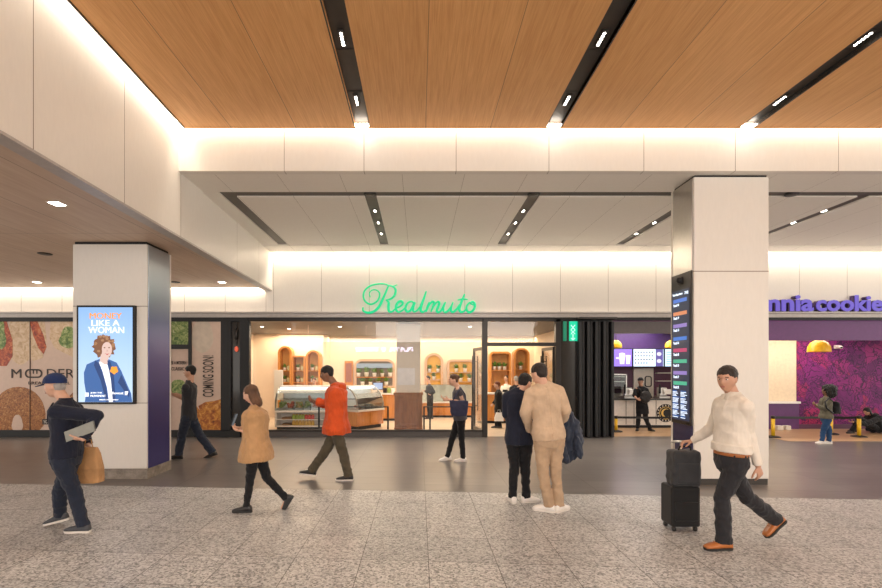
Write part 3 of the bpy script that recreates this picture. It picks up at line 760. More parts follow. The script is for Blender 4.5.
def cabinet(name, label, cat, px0, px1, pyt, pyb, d, r, depth, fw, shelves, mat=M_shopwood, back=M_back, yoff=0):
    x0, x1, z0, z1 = PX(px0, d), PX(px1, d), max(PZ(pyb, d), 0), PZ(pyt, d)
    th = thing(name, ((x0+x1)/2, d, z0), label, cat)
    o = arch(x0, x1, z0, z1, r); i_ = arch(x0+fw, x1-fw, z0+fw, z1-fw, max(r-fw, .02))
    MB().ring(o, i_, d-depth, d).build('frame', mat, th)
    MB().prism(arch(x0+.005, x1-.005, z0+.005, z1-.005, r), d-.015, d).build('back_panel', back, th)
    for k, zz in enumerate(shelves):
        z = PZ(zz, d); MB().box(x0+fw*.5, x1-fw*.5, d-depth+.02, d-.01, z-.025, z).build('shelf', mat, th)
    return th, x0+fw, x1-fw
L1 = 'tall arched'; sh = [PZ(q, 16.6) for q in (370.5, 382)]
c1, a1, e1 = cabinet('arch_cabinet', 'tall arched wooden shelf cabinet, first of three behind the deli case', 'cabinet', 281, 294.5, 346.5, 423, 16.7, .25, .38, .07, [370.5, 382, 395])
c2, a2, e2 = cabinet('arch_cabinet', 'lower square-topped wooden shelf cabinet between two arched ones', 'cabinet', 294.7, 307.5, 356, 423, 16.7, .06, .38, .05, [370.5, 382, 395])
c3, a3, e3 = cabinet('arch_cabinet', 'tall arched wooden shelf cabinet, nearest the bright corner behind the deli case', 'cabinet', 308, 322.5, 350.5, 423, 16.7, .26, .38, .07, [370.5, 382, 395])
for i, (a, e) in enumerate(((a1, e1), (a2, e2), (a3, e3))):
    for k, q in enumerate((370.5, 382)):
        pos = ('first arched cabinet', 'square-topped cabinet', 'third arched cabinet')[i]
        z = PZ(q, 16.7)
        make_plant((a+(e-a)*.35, 16.5, z), 1.5, 'small green plant in a white pot on the %s shelf of the %s' % (('upper', 'lower')[k], pos), 'pots on the wooden shelves')
        make_jar((a+(e-a)*.78, 16.48, z), 1.5, 'pale jar on the %s shelf of the %s' % (('upper', 'lower')[k], pos), 'jars on the wooden shelves', plain('jar_pale_%d%d' % (i, k), (.6, .55, .3), .3))
# kitchen window with greenery
c4, a4, e4 = cabinet('wall_niche', 'wide white-framed opening with greenery and glass jars behind the counter', 'niche', 354.5, 395, 359, 388, 17.98, .30, .12, .09, [], M_nf, plain('niche_shade', (.22, .17, .11), .5))
g_ = random.Random(11)
for i in range(9):
    x = a4+.08+i*(e4-a4-.16)/8; zz = PZ(384-2*(i % 2), 17.8)
    make_plant((x, 17.84, PZ(385.5, 17.8)+(.0 if i % 2 else .33)), 1.7+g_.random()*.6, 'leafy plant in the white-framed opening, place %s from its arched side' % ('one', 'two', 'three', 'four', 'five', 'six', 'seven', 'eight', 'nine')[i], 'greenery in the framed opening')
MB().box(a4, e4, 17.78, 17.95, PZ(385.5, 17.8)+.29, PZ(385.5, 17.8)+.32).build('shelf', M_shopwood, c4)
MB().box(a4, e4, 17.84, 17.96, PZ(368, 17.8), PZ(363.5, 17.8)).build('lit_sign_strip', emit('pale_glow', (.35, .42, .48), .5), c4)
c5, a5, e5 = cabinet('wall_niche', 'arched cream niche with amber back and potted plants', 'niche', 424.5, 443, 353, 392, 17.98, .36, .14, .09, [372, 379.5], M_nf, M_back_y)
c6, a6, e6 = cabinet('wall_niche', 'rounded rectangular cream niche with plants, beside the arched niche', 'niche', 447, 474, 359.5, 392, 17.98, .16, .14, .08, [372, 381.5], M_nf, M_back_y)
for i in range(3): make_plant((a5+.1+i*(e5-a5-.2)/2, 17.9, PZ(372 if i != 1 else 379.5, 17.98)), 1.7, 'potted plant in the arched amber niche, %s' % ('upper shelf outer side', 'lower shelf', 'upper shelf inner side')[i], 'plants in the arched niche')
for i in range(5): make_plant((a6+.1+i*(e6-a6-.2)/4, 17.9, PZ(372 if i % 2 else 381.5, 17.98)), 1.9, 'potted plant in the rounded rectangular niche, %s' % ('lower shelf outer end', 'upper shelf outer side', 'lower shelf centre', 'upper shelf inner side', 'lower shelf inner end')[i], 'plants in the rounded niche')
# cabinets seen through the doorway
c7, a7, e7 = cabinet('arch_cabinet', 'wide wooden shelf cabinet seen through the shop doorway', 'cabinet', 488, 509, 352, 424, 16.2, .14, .4, .06, [370, 384, 395])
c8, a8, e8 = cabinet('arch_cabinet', 'tapered arched wooden cabinet seen above the navy suited man', 'cabinet', 511.5, 527, 348.5, 424, 16.4, .24, .4, .06, [369.5, 383])
for i in range(3): make_plant((a7+.12+i*(e7-a7-.24)/2, 16.0, PZ(370, 16.2)), 1.7, 'pot on the upper shelf of the doorway cabinet, %s' % ('outer', 'centre', 'inner')[i], 'pots in the doorway cabinet')
make_plant(((a8+e8)/2, 16.2, PZ(369.5, 16.4)), 1.7, 'pot on the upper shelf of the tapered arched cabinet', 'pots in the doorway cabinet')

# dark wall picture
th = thing('wall_panel', (PX(349, 17.98), 17.98, PZ(388, 17.98)), 'narrow dark wooden panel with a lit glass shelf beside the wide opening', 'panel')
MB().box(PX(345, 17.98), PX(353, 17.98), 17.9, 17.99, PZ(385, 17.98), PZ(361, 17.98), .01).build('frame', M_shopwood, th)
MB().box(PX(346, 17.98), PX(352, 17.98), 17.88, 17.9, PZ(382, 17.98), PZ(363, 17.98), .01).build('panel', plain('plum_panel', (.30, .12, .09), .3), th)
# white board behind the case
th = thing('menu_board', (PX(279, 14.6), 14.6, 0), 'blank white board standing at the end of the deli case', 'board')
MB().box(PX(274, 14.6), PX(283, 14.6), 14.58, 14.62, PZ(400, 14.6), PZ(370, 14.6), .01).build('board', M_white, th)
b = MB(); b.box(PX(275, 14.6), PX(276, 14.6), 14.58, 14.62, 0, PZ(400, 14.6)).box(PX(281, 14.6), PX(282, 14.6), 14.58, 14.62, 0, PZ(400, 14.6)); b.build('stand', M_chrome, th)

# deli case: curved glass front
def deli(x0, x1, y0, R, label, base_mat, shelf=True, dp=.9):
    """front faces -Y at y0 in local space, R = world matrix"""
    th = thing('deli_case', R @ Vector(((x0+x1)/2, y0+.45, 0)), label, 'display case')
    def mk(m, name, mat, par=th, sm=False):
        for v in m.bm.verts: v.co = R @ v.co
        return m.build(name, mat, par, sm)
    mk(MB().box(x0+.03, x1-.03, y0+.12, y0+dp-.05, 0, .10), 'kick', M_black)
    if shelf:
        m = MB(); m.box(x0, x1, y0+.45, y0+dp, .10, .50).box(x0, x0+.04, y0+.05, y0+.45, .1, .5).box(x1-.04, x1, y0+.05, y0+.45, .1, .5).box(x0, x1, y0+.05, y0+.45, .10, .14).box(x0+.04, x1-.04, y0+.06, y0+.45, .29, .31)
        mk(m, 'base', base_mat)
    else:
        m = MB().box(x0, x1, y0+.05, y0+dp, .10, .50, .01); bs = mk(m, 'base', base_mat)
        m = MB(); n = max(2, int((x1-x0)/.45))
        for i in range(n):
            a = x0+.04+i*(x1-x0-.08)/n; c = a+(x1-x0-.08)/n-.03
            for q in ((a, a+.03, .15, .45), (c-.03, c, .15, .45), (a, c, .15, .18), (a, c, .42, .45)): m.box(q[0], q[1], y0+.035, y0+.05, q[2], q[3])
        mk(m, 'raised_panel', base_mat)
    mk(MB().box(x0, x1, y0, y0+dp, .50, .56, .008), 'deck', M_counter)
    mk(MB().box(x0, x1, y0+.42, y0+dp, 1.17, 1.22, .008), 'top', M_counter)
    # curved glass
    pr = [(y0+.02, .56), (y0+.03, .72), (y0+.08, .88), (y0+.17, 1.02), (y0+.29, 1.12), (y0+.42, 1.17)]
    m = MB()
    for (ya, za), (yb_, zb) in zip(pr[:-1], pr[1:]):
        v = [m.bm.verts.new(q) for q in ((x0, ya, za), (x1, ya, za), (x1, yb_, zb), (x0, yb_, zb), (x0, ya+.008, za), (x1, ya+.008, za), (x1, yb_+.008, zb-.006), (x0, yb_+.008, zb-.006))]
        m.face(v[0:4]); m.face(v[7:3:-1])
    mk(m, 'curved_glass', M_caseglass, sm=False)
    # end cheeks
    for xe in (x0, x1-.03):
        m = MB(); pts = [(y, z) for y, z in pr]+[(y0+dp, 1.17), (y0+dp, .56)]; inn = [(y0+.07, .60), (y0+.075, .72), (y0+.12, .87), (y0+.2, .99), (y0+.31, 1.085), (y0+.43, 1.13), (y0+dp-.04, 1.13), (y0+dp-.04, .60)]
        A = [[m.bm.verts.new((xx, y, z)) for y, z in L] for L in (pts, inn) for xx in (xe, xe+.03)]
        for i in range(8):
            j = (i+1) % 8
            m.face([A[0][i], A[0][j], A[2][j], A[2][i]]); m.face([A[1][i], A[3][i], A[3][j], A[1][j]]); m.face([A[0][i], A[1][i], A[1][j], A[0][j]]); m.face([A[2][i], A[2][j], A[3][j], A[3][i]])
        mk(m, 'end_frame', M_chrome)
    mk(MB().box(x0+.05, x1-.05, y0+.3, y0+dp-.05, .84, .855), 'glass_shelf', M_caseglass)
    mk(MB().box(x0+.03, x1-.03, y0+dp-.04, y0+dp-.02, .56, 1.17), 'rear_panel', plain('case_rear', (.62, .64, .62), .3))
    mk(MB().box(x0+.05, x1-.05, y0+.4, y0+.44, 1.14, 1.165), 'light_strip', emit('case_led', (.95, .97, 1), 5))
    return th
I4 = Matrix.Identity(4)
xa, xb = PX(275, 13.2), PX(341, 13.2)
deli(xa, xb, 13.15, I4, 'curved glass deli case with greens, beneath the wooden arched cabinets', M_counter, True)
T = Matrix.Translation((xb+.47, 13.2, 0)) @ Matrix.Rotation(math.radians(50), 4, 'Z')
deli(0, 1.05, 0, T, 'curved glass deli case on a wooden base, angled behind the orange hoodie', M_shopwood, False, .6)
r_ = random.Random(21)
names = ['greens', 'olives', 'pasta salad', 'roasted peppers', 'herbs', 'cheeses', 'tomatoes', 'beans']
fcol = ['salad_print', 'filling_print', 'case_food', 'bread_print']
for i in range(7):
    x = xa+.14+i*.235
    th = thing('food_tray', (x, 13.45, .56), 'metal food tray with mixed food in the deli case, number %s from its steel end' % ('one', 'two', 'three', 'four', 'five', 'six', 'seven')[i], 'tray', 'food trays in the deli case')
    b = MB(); b.box(x-.105, x+.105, 13.28, 13.62, .562, .575).box(x-.105, x+.105, 13.28, 13.29, .575, .62).box(x-.105, x-.095, 13.28, 13.62, .575, .62).box(x+.095, x+.105, 13.28, 13.62, .575, .62); b.build('tray', M_chrome, th)
    b = MB()
    for k in range(18): b.ell((x+r_.uniform(-.06, .06), 13.45+r_.uniform(-.12, .12), .62+r_.uniform(0, .14)), (.045, 0, 0), (0, .045, 0), (0, 0, .04), 8, 5)
    b.build('food', MATS[fcol[i % 3]], th, True)['kind'] = 'stuff'
for i in range(3):
    x = .2+i*.32; p = T @ Vector((x, .3, .56))
    th = thing('food_tray', p, 'white dish of food in the angled deli case, place %s from the corner' % ('one', 'two', 'three', 'four', 'five', 'six')[i], 'tray', 'dishes in the angled deli case')
    MB().lathe(p, [(.09, .0), (.12, .05), (.115, .05), (.085, .01)], 16).build('dish', M_pot, th, True)
    b = MB()
    for k in range(7): b.ell((p.x+r_.uniform(-.05, .05), p.y+r_.uniform(-.05, .05), .62+r_.uniform(0, .03)), (.04, 0, 0), (0, .04, 0), (0, 0, .03), 8, 5)
    b.build('food', MATS[fcol[(i+1) % 4]], th, True)['kind'] = 'stuff'
jc = [plain('jar_green', (.25, .35, .05), .3), plain('jar_red', (.55, .03, .02), .3), plain('jar_amber', (.55, .35, .06), .3)]
for row, z in ((0, .31), (1, .14)):
    for i in range(7):
        x = PX(293.5, 13.25)+i*.088
        k = (0 if i < 4 else 1) if row == 0 else 2
        make_jar((x, 13.27, z), 1.15, '%s jar on the %s ledge under the deli case, place %s' % (('green', 'red', 'amber')[k], ('upper', 'lower')[row], ('one', 'two', 'three', 'four', 'five', 'six', 'seven', 'eight', 'nine')[i]), 'preserve jars under the deli case', jc[k])
for row, z in ((0, .31), (1, .14)):
    b = MB().box(PX(282, 13.25), PX(291, 13.25), 13.22, 13.5, z, z+.05, .01); o = b.build('cardboard_tray', plain('tray_brown%d' % row, (.25, .15, .08), .6)); tag(o, 'flat brown tray on the %s ledge under the deli case' % ('upper', 'lower')[row], 'tray')

# rear counters
def counter(x0, x1, y0, y1, h, label, base=M_shopwood, glassh=0.):
    th = thing('counter', ((x0+x1)/2, (y0+y1)/2, 0), label, 'counter')
    bs = MB().box(x0, x1, y0, y1, .08, h-.05).build('base', base, th)
    m = MB(); n = max(1, int((x1-x0)/.5))
    for i in range(n):
        a = x0+i*(x1-x0)/n+.03; c = x0+(i+1)*(x1-x0)/n-.03
        for q in ((a, a+.04, .14, h-.1), (c-.04, c, .14, h-.1), (a, c, .14, .18), (a, c, h-.14, h-.1)): m.box(q[0], q[1], y0-.015, y0, q[2], q[3])
    m.build('raised_panel', base, bs)
    MB().box(x0+.02, x1-.02, y0+.05, y1, 0, .08).build('kick', M_black, th)
    MB().box(x0-.02, x1+.02, y0-.03, y1+.02, h-.05, h, .006).build('worktop', M_counter, th)
    if glassh:
        MB().box(x0, x1, y0+.02, y0+.028, h, h+glassh).build('glass_guard', M_caseglass, th)
        MB().box(x0, x1, y0+.02, y0+.35, h+glassh, h+glassh+.012).build('glass_top', M_caseglass, th)
        MB().box(x0+.02, x1-.02, y0+.36, y0+.40, h, h+glassh, .004).build('rear_panel', M_counter, th)
    return th
counter(PX(372, 15.6), PX(396, 15.6), 15.6, 16.2, .90, 'wooden till counter behind the glass, between the deli case and the pillar')
counter(PX(420, 16.6), PX(476, 16.6), 16.6, 17.3, .55, 'long wooden counter with white glass display, right of the pillar', M_shopwood, .58)
counter(PX(478, 14.9), PX(509, 14.9), 14.9, 15.25, .95, 'wooden service counter seen through the doorway')
th = thing('cash_register', (PX(378, 15.8), 15.8, .90), 'small black till screen on the wooden counter', 'till')
x = PX(378, 15.8)
MB().box(x-.08, x+.08, 15.75, 15.9, .90, .93, .005).build('foot', M_black, th); MB().cyl((x, 15.83, .93), (x, 15.83, 1.05), .02).build('stem', M_black, th)
MB().box(x-.17, x+.17, 15.78, 15.81, 1.0, 1.25, .01).build('housing', M_black, th); MB().box(x-.15, x+.15, 15.775, 15.78, 1.02, 1.23).build('screen', emit('till_glow', (.35, .45, .65), .8), th)
for i, q in enumerate((385, 389, 393)):
    x = PX(q, 15.8); make_jar((x, 15.8, .90), 1.6, '%s jar on the till counter' % ('dark', 'green', 'white')[i], 'jars on the till counter', (M_black, jc[0], M_pot)[i])
# black railing behind the glass
def rail(xs, z, y, label):
    th = thing('railing', (xs[0], y, 0), label, 'railing')
    MB().box(xs[0]-.02, xs[-1]+.02, y-.02, y+.02, z-.03, z, .004).build('top_rail', M_black, th)
    for x in xs: MB().box(x-.022, x+.022, y-.015, y+.015, 0, z-.03).build('post', M_black, th)
rail([PX(319, 12.35), PX(388, 12.35)], .74, 12.35, 'low black railing in front of the deli cases, left of the pillar')
rail([PX(424, 12.35), PX(430, 12.35), PX(472, 12.35)], .74, 12.35, 'low black railing in front of the shop window, right of the pillar')

# ------------------------------------------------------------ script sign
SG = [
 ([(128, 140), (122, 118), (135, 98), (160, 93), (183, 108), (186, 135), (170, 165), (135, 184), (102, 172), (85, 140), (92, 100), (125, 70), (170, 57), (215, 56), (250, 68), (275, 70), (298, 61)], 4.0),
 ([(243, 66), (225, 110), (205, 155), (182, 200), (150, 230), (112, 237), (84, 226), (82, 203)], 6.0),
 ([(250, 66), (278, 78), (288, 102), (276, 135), (250, 153), (226, 157)], 5.2),
 ([(226, 157), (243, 172), (242, 200), (246, 228), (264, 232), (284, 214)], 6.0),
 ([(284, 212), (312, 200), (332, 182), (326, 166), (308, 168), (292, 190), (290, 218), (306, 234), (328, 224), (348, 205)], 5.5),
 ([(402, 176), (385, 166), (362, 178), (350, 208), (360, 232), (382, 222), (402, 185), (408, 172), (398, 205), (402, 232), (424, 222), (440, 200)], 5.5),
 ([(480, 102), (468, 140), (450, 190), (446, 225), (462, 234), (478, 220)], 6.0),
 ([(500, 170), (488, 205), (478, 234)], 5.5), ([(484, 215), (503, 182), (522, 168), (530, 180), (518, 212), (510, 234)], 5.5),
 ([(516, 215), (538, 180), (556, 168), (563, 180), (550, 212), (546, 230), (560, 234), (578, 218), (596, 180), (602, 170)], 5.5),
 ([(602, 170), (590, 205), (592, 230), (610, 232), (632, 208), (650, 170)], 5.5), ([(650, 170), (638, 205), (638, 230), (654, 232), (674, 212), (690, 185)], 5.5),
 ([(722, 120), (706, 160), (690, 205), (694, 230), (712, 232), (732, 215)], 6.0), ([(678, 157), (712, 152), (742, 154)], 4.0),
 ([(772, 168), (748, 178), (734, 205), (742, 232), (764, 232), (784, 210), (786, 182), (772, 168), (762, 180), (784, 190)], 5.5)]
def smoothpts(p, n=5):
    out = []
    for i in range(len(p)-1):
        p0, p1, p2, p3 = p[max(i-1, 0)], p[i], p[i+1], p[min(i+2, len(p)-1)]
        for k in range(n):
            t = k/n
            out.append(tuple(.5*((2*p1[j])+(-p0[j]+p2[j])*t+(2*p0[j]-5*p1[j]+4*p2[j]-p3[j])*t*t+(-p0[j]+3*p1[j]-3*p2[j]+p3[j])*t**3) for j in (0, 1)))
    out.append(p[-1]); return out
sg = thing('shop_sign', (PX(419, D-.1), D-.1, 3.125), 'green glowing cursive script sign above the shop window', 'sign')
b = MB(); b2 = MB()
for pts, w in SG:
    sp = smoothpts(pts); q = [P(350+x/6.3, 275+y/6.3, D-.09) for x, y in sp]; wr = w/6.3*(D/F)*1.4
    n = len(q); b.tube(q, [wr*(.55+.45*min(1, 3*min(i, n-1-i)/n)) for i in range(n)], 8)
b.build('script_letters', emit('green_neon', (.0, .60, .24), .75), sg, True)
for px in (370, 400, 430, 460): b2.cyl((PX(px, D), D-.09, 3.16), (PX(px, D), D, 3.16), .008)
b2.build('mount', M_lip, sg)

# cookie shop sign
sg = thing('shop_sign', (PX(806, D-.1), D-.08, 3.125), 'purple raised cookie shop lettering on the ledge behind the tall column', 'sign')
y_ = D-.06
M_pur = emit('sign_purple', (.12, .08, .48), .75); M_purd = plain('sign_side', (.03, .01, .06), .5)
def sign_text(body, px0, px1, pyt):
    yy = y_; x0, x1 = PX(px0, yy), PX(px1, yy); z0, z1 = 3.127, PZ(pyt, yy)
    text_fit(body, x0-.035, x1-.035, z0, z1-.01, yy+.045, M_purd, sg, 'letter_side', .028, .10)
    text_fit(body, x0, x1, z0, z1, yy-.055, M_pur, sg, 'letter_face', .028, .02)
sign_text('insomnia', 711, 811.5, 295.5); sign_text('cookies', 814, 890, 295.5)

# ------------------------------------------------------------ green exit sign and dark portal
b = MB(); b.box(PX(560, D), PX(577, D), D, D+.15, 0, PZ(321, D))
struct('wall_portal', b, plain('portal_bronze', (.022, .018, .015), .16, .2))
th = thing('exit_sign', (PX(571, D), D-.06, PZ(342, D)), 'green lit sign with white arrow figure above the dark portal', 'sign')
MB().box(PX(563, D), PX(566, D), D-.06, D, PZ(341, D), PZ(321.5, D), .004).build('side_plate', emit('green_dim', (.0, .25, .13), .5), th)
MB().box(PX(569, D), PX(577, D), D-.05, D, PZ(341, D), PZ(321.5, D), .004).build('housing', emit('green_lit', (.0, .55, .30), .9), th)
Mg = emit('green_white', (.55, 1, .8), .8)
b = MB(); o_ = D-.055
def stroke(p, w):
    q = [P(x, y, o_) for x, y in p]; b.tube(q, w, 6)
stroke([(571, 325), (575, 330), (571, 334)], .012); stroke([(575, 325), (571, 330), (575, 334)], .012); stroke([(573, 334), (573, 340)], .012); stroke([(571, 338), (573, 340), (575, 338)], .012)
b.build('arrow_mark', Mg, th)
# folded grille
th = thing('folding_shutter', (PX(595, D), D-.1, 0), 'black folded accordion shutter stacked beside the purple counter', 'shutter')
for i in range(9):
    x0 = PX(578+i*4, D-.1)
    b = MB(); b.loft([(Vector((x0+.045, D-.05+(.05 if i % 2 else -.02), z)), Vector((.044, 0, 0)), Vector((0, .10, 0)), .5) for z in (.02, PZ(322, D-.05))], 12)
    b.build('slat', M_black, th)
MB().box(PX(577, D), PX(614, D), D-.2, D+.15, 2.93, 2.98).build('top_track', M_frame, th)
struct('trim_13', MB().box(PX(577, D), PX(613.5, D), D+.12, D+.2, 0, 2.93), M_black)

# ------------------------------------------------------------ purple cookie counter seen left of the column
XC0 = PX(613, D)
M_plum = plain('plum_wall', (.10, .03, .07), .5); M_purple = plain('purple_wall', (.20, .05, .25), .5)
M_greyfascia = plain('fascia_grey', (.10, .08, .08), .4)
struct('wall_counter_rear', MB().box(4.9, 8.4, 14.9, 15.05, 0, 2.9), M_plum)
struct('wall_counter_left', MB().box(4.78, 4.9, D+.15, 15.05, 0, 2.9), M_plum)
struct('ceiling_counter', MB().box(4.9, 18, D+.15, 15.05, 2.9, 2.96), plain('ceiling_plum', (.12, .05, .10), .5))
struct('trim_14', MB().box(4.9, 8.5, D+.15, D+.22, 2.60, 2.9), M_greyfascia)
struct('trim_15', MB().box(4.9, 8.4, 14.06, 14.3, 2.28, 2.9), plain('violet_bulkhead', (.07, .03, .16), .4))
for i, q in enumerate((624, 642, 659)):
    x = PX(q, 13.8); th = thing('ceiling_light', (x, 13.8, 2.9), 'recessed light over the violet menu screens, %s' % ('nearest the shutter', 'middle one', 'nearest the column')[i], 'ceiling light', 'lights above the menu screens')
    MB().lathe((x, 13.8, 2.9), [(.10, 0), (.10, -.01), (.075, -.01)], 18).build('trim_ring', M_white, th); MB().lathe((x, 13.8, 2.89), [(.07, 0), (.07, -.004), (0, -.004)], 18).build('lens', M_led, th)
def menu(px0, px1, label, bg, kind):
    d_ = 14.05; th = thing('menu_screen', (PX((px0+px1)/2, d_), d_, PZ(367, d_)), label, 'menu screen', 'menu screens above the counter')
    MB().box(PX(px0, d_), PX(px1, d_), d_, d_+.04, PZ(367, d_), PZ(348.5, d_), .004).build('bezel', M_black, th)
    MB().box(PX(px0+.6, d_), PX(px1-.6, d_), d_-.004, d_, PZ(366.3, d_), PZ(349.2, d_)).build('display', bg, th)
    r_ = random.Random(px0)
    if kind == 'cups':
        b = MB()
        for cx, s in ((622, 1.2), (628, 1.0)):
            x = PX(cx, d_); z = PZ(364, d_); b.prism([(x-.05*s, z), (x+.05*s, z), (x+.07*s, z+.26*s), (x-.07*s, z+.26*s)], d_-.008, d_-.004)
        b.build('printed_cup', emit('menu_white', (.85, .85, .9), 1.0), th)
        MB().prism(blobz(PX(622, d_), PZ(354.5, d_), .09, .05), d_-.010, d_-.008).build('printed_cream', emit('menu_white2', (.8, .75, .7), .9), th)
        text_fit('SHAKES', PX(616, d_), PX(619.5, d_), PZ(359, d_), PZ(357, d_), d_-.004, MATS['menu_white'], th, 'lettering', .02, .003)
    elif kind == 'cookies':
        for r0 in range(4):
            for c0 in range(7 if r0 < 3 else 5):
                x = PX(635.5+c0*2.8, d_); z = PZ(352.2+r0*3.6, d_); MB().prism(blobz(x, z, .028, .022), d_-.008, d_-.004).build('printed_cookie', M_ck, th)
        MB().box(PX(655.5, d_), PX(663, d_), d_-.006, d_-.004, PZ(366.3, d_), PZ(349.2, d_)).build('printed_panel', emit('menu_navy', (.10, .08, .30), .9), th)
        for k in range(2): MB().prism(blobz(PX(659, d_), PZ(354+k*7, d_), .07, .06), d_-.009, d_-.006).build('printed_cookie', emit('menu_pale%d' % k, (.6, .6, .7), .9), th)
    else:
        b = MB()
        for k in range(6): b.box(PX(px0+2, d_), PX(px0+2+r_.uniform(4, 8), d_), d_-.006, d_-.004, PZ(352+k*2.3+.6, d_), PZ(352+k*2.3, d_))
        b.build('text_row', emit('menu_text', (.15, .3, .6), .6), th)
def blobz(cx, cz, rx, rz): return [(cx+rx*math.cos(2*math.pi*i/12), cz+rz*math.sin(2*math.pi*i/12)) for i in range(12)]
M_ck = emit('menu_cookie', (.20, .12, .12), .3)
menu(612, 632.5, 'violet menu screen showing white milkshake cups', emit('menu_violet', (.20, .12, .62), 1.3), 'cups')
menu(633, 664, 'pale menu screen with rows of small round cookies', emit('menu_ice', (.62, .80, .95), 1.25), 'cookies')
menu(664.5, 690, 'pale blue menu screen nearest the column', emit('menu_sky', (.50, .75, .98), 1.25), 'text')
# white door/panel with small window and side shelves
th = thing('kitchen_door', (PX(645, 14.88), 14.88, 0), 'white kitchen door with a rounded vision panel behind the cookie counter', 'door')
MB().box(PX(633, 14.88), PX(653, 14.88), 14.84, 14.9, 0, PZ(368, 14.88), .006).build('leaf', M_white, th)
o = rr2 = None
def rrz(x0, x1, z0, z1, r, n=5):
    o = []
    for cx, cz, a0 in ((x1-r, z1-r, 0), (x0+r, z1-r, 90), (x0+r, z0+r, 180), (x1-r, z0+r, 270)):
        for i in range(n+1):
            a = math.radians(a0+90*i/n); o.append((cx+r*math.cos(a), cz+r*math.sin(a)))
    return o
x0, x1, z0, z1 = PX(644.5, 14.84), PX(651.5, 14.84), PZ(387, 14.84), PZ(376, 14.84)
MB().ring(rrz(x0, x1, z0, z1, .07), rrz(x0+.03, x1-.03, z0+.03, z1-.03, .045), 14.82, 14.84).build('vision_frame', M_black, th)
MB().prism(rrz(x0+.03, x1-.03, z0+.03, z1-.03, .045), 14.83, 14.84).build('vision_pane', plain('pale_pane', (.65, .6, .5), .2), th)
th = thing('wall_shelf', (PX(665, 14.85), 14.85, PZ(380, 14.85)), 'two thin pale shelves on the plum wall near the column', 'shelf')
for q in (373, 381): MB().box(PX(656, 14.85), PX(676, 14.85), 14.75, 14.9, PZ(q, 14.85)-.015, PZ(q, 14.85)+.015).build('board', M_white, th)
th = thing('display_cabinet', (PX(620, 14.6), 14.6, 0), 'glass fronted warming cabinet behind the counter, beside the shutter', 'cabinet')
b = MB(); xA, xB, zA, zB = PX(613, 14.5), PX(627, 14.5), .0, PZ(374, 14.5)
b.box(xA, xB, 14.5, 14.85, 0, .95).box(xA, xA+.03, 14.5, 14.85, .95, zB).box(xB-.03, xB, 14.5, 14.85, .95, zB).box(xA, xB, 14.5, 14.85, zB-.03, zB).build('cabinet_body', M_chrome, th)
for z in (1.1, 1.3, 1.45): MB().box(xA+.03, xB-.03, 14.52, 14.85, z, z+.012).build('rack', M_chrome, th)
MB().box(xA+.03, xB-.03, 14.5, 14.506, .95, zB-.03).build('glass_front', M_caseglass, th)
# counter
c = thing('counter', (PX(645, 13.9), 13.9, 0), 'white cookie counter with a black round logo on its front', 'counter')
MB().box(4.92, 8.35, 13.8, 14.35, .08, .80).build('base', plain('counter_cream', (.74, .70, .64), .35), c)
MB().box(4.92, 8.35, 13.84, 14.3, 0, .08).build('kick', M_black, c)
MB().box(4.92, 8.35, 13.74, 14.4, .80, .84, .006).build('worktop', plain('worktop_black', (.03, .03, .03), .25), c)
b = MB()
for q in (626, 634, 640, 656): b.box(PX(q, 13.8)-.006, PX(q, 13.8)+.006, 13.79, 13.8, .1, .79)
b.build('panel_joint', M_frame, c)
lx, lz = PX(665.5, 13.8), PZ(413, 13.8); lr = 9*13.8/480
lg = MB().lathe((0, 0, 0), [(lr, 0), (lr, .01), (0, .011)], 32)
for v in lg.bm.verts: v.co = Vector((lx+v.co.x, 13.8-v.co.z, lz+v.co.y))
lgo = lg.build('round_logo', M_black, c)
M_gold = plain('logo_gold', (.75, .5, .12), .4)
rg = MB().ring(blobz(lx, lz, lr*.72, lr*.72), blobz(lx, lz, lr*.66, lr*.66), 13.784, 13.789)
cr = [(lx+lr*.5*math.cos(a), lz+lr*.5*math.sin(a)) for a in [math.radians(60+240*i/14) for i in range(15)]]+[(lx+.1*lr+lr*.38*math.cos(a), lz+lr*.42*math.sin(a)) for a in [math.radians(300-240*i/14) for i in range(15)]]
rg.prism(cr, 13.782, 13.789); rg.build('crescent_mark', M_gold, lgo)
for i in range(16):
    a = 2*math.pi*i/16; x = lx+lr*.85*math.cos(a); z = lz+lr*.85*math.sin(a)
    if i == 0: tick = MB()
    tick.box(x-.012, x+.012, 13.784, 13.789, z-.018, z+.018)
tick.build('rim_marks', M_white, lgo)
for i, q in enumerate((629, 664)):
    x = PX(q, 14.0); th = thing('coffee_machine' if i == 0 else 'till_stand', (x, 14.0, .84), ('silver drinks machine on the cookie counter beside the shutter', 'silver card till on the cookie counter above the round logo')[i], ('machine', 'till')[i])
    MB().box(x-.16, x+.16, 13.95, 14.25, .84, .9, .01).build('base', M_chrome, th); MB().box(x-.1, x+.12, 14.05, 14.25, .9, 1.15, .02).build('body', M_chrome, th)
    MB().capsule((x-.12, 14.0, 1.0), (x-.12, 14.0, 1.22), .03, .025).build('spout', M_black, th, True)
    MB().box(x+.0, x+.2, 13.98, 14.04, .95, 1.1, .01).build('panel', M_pot, th)
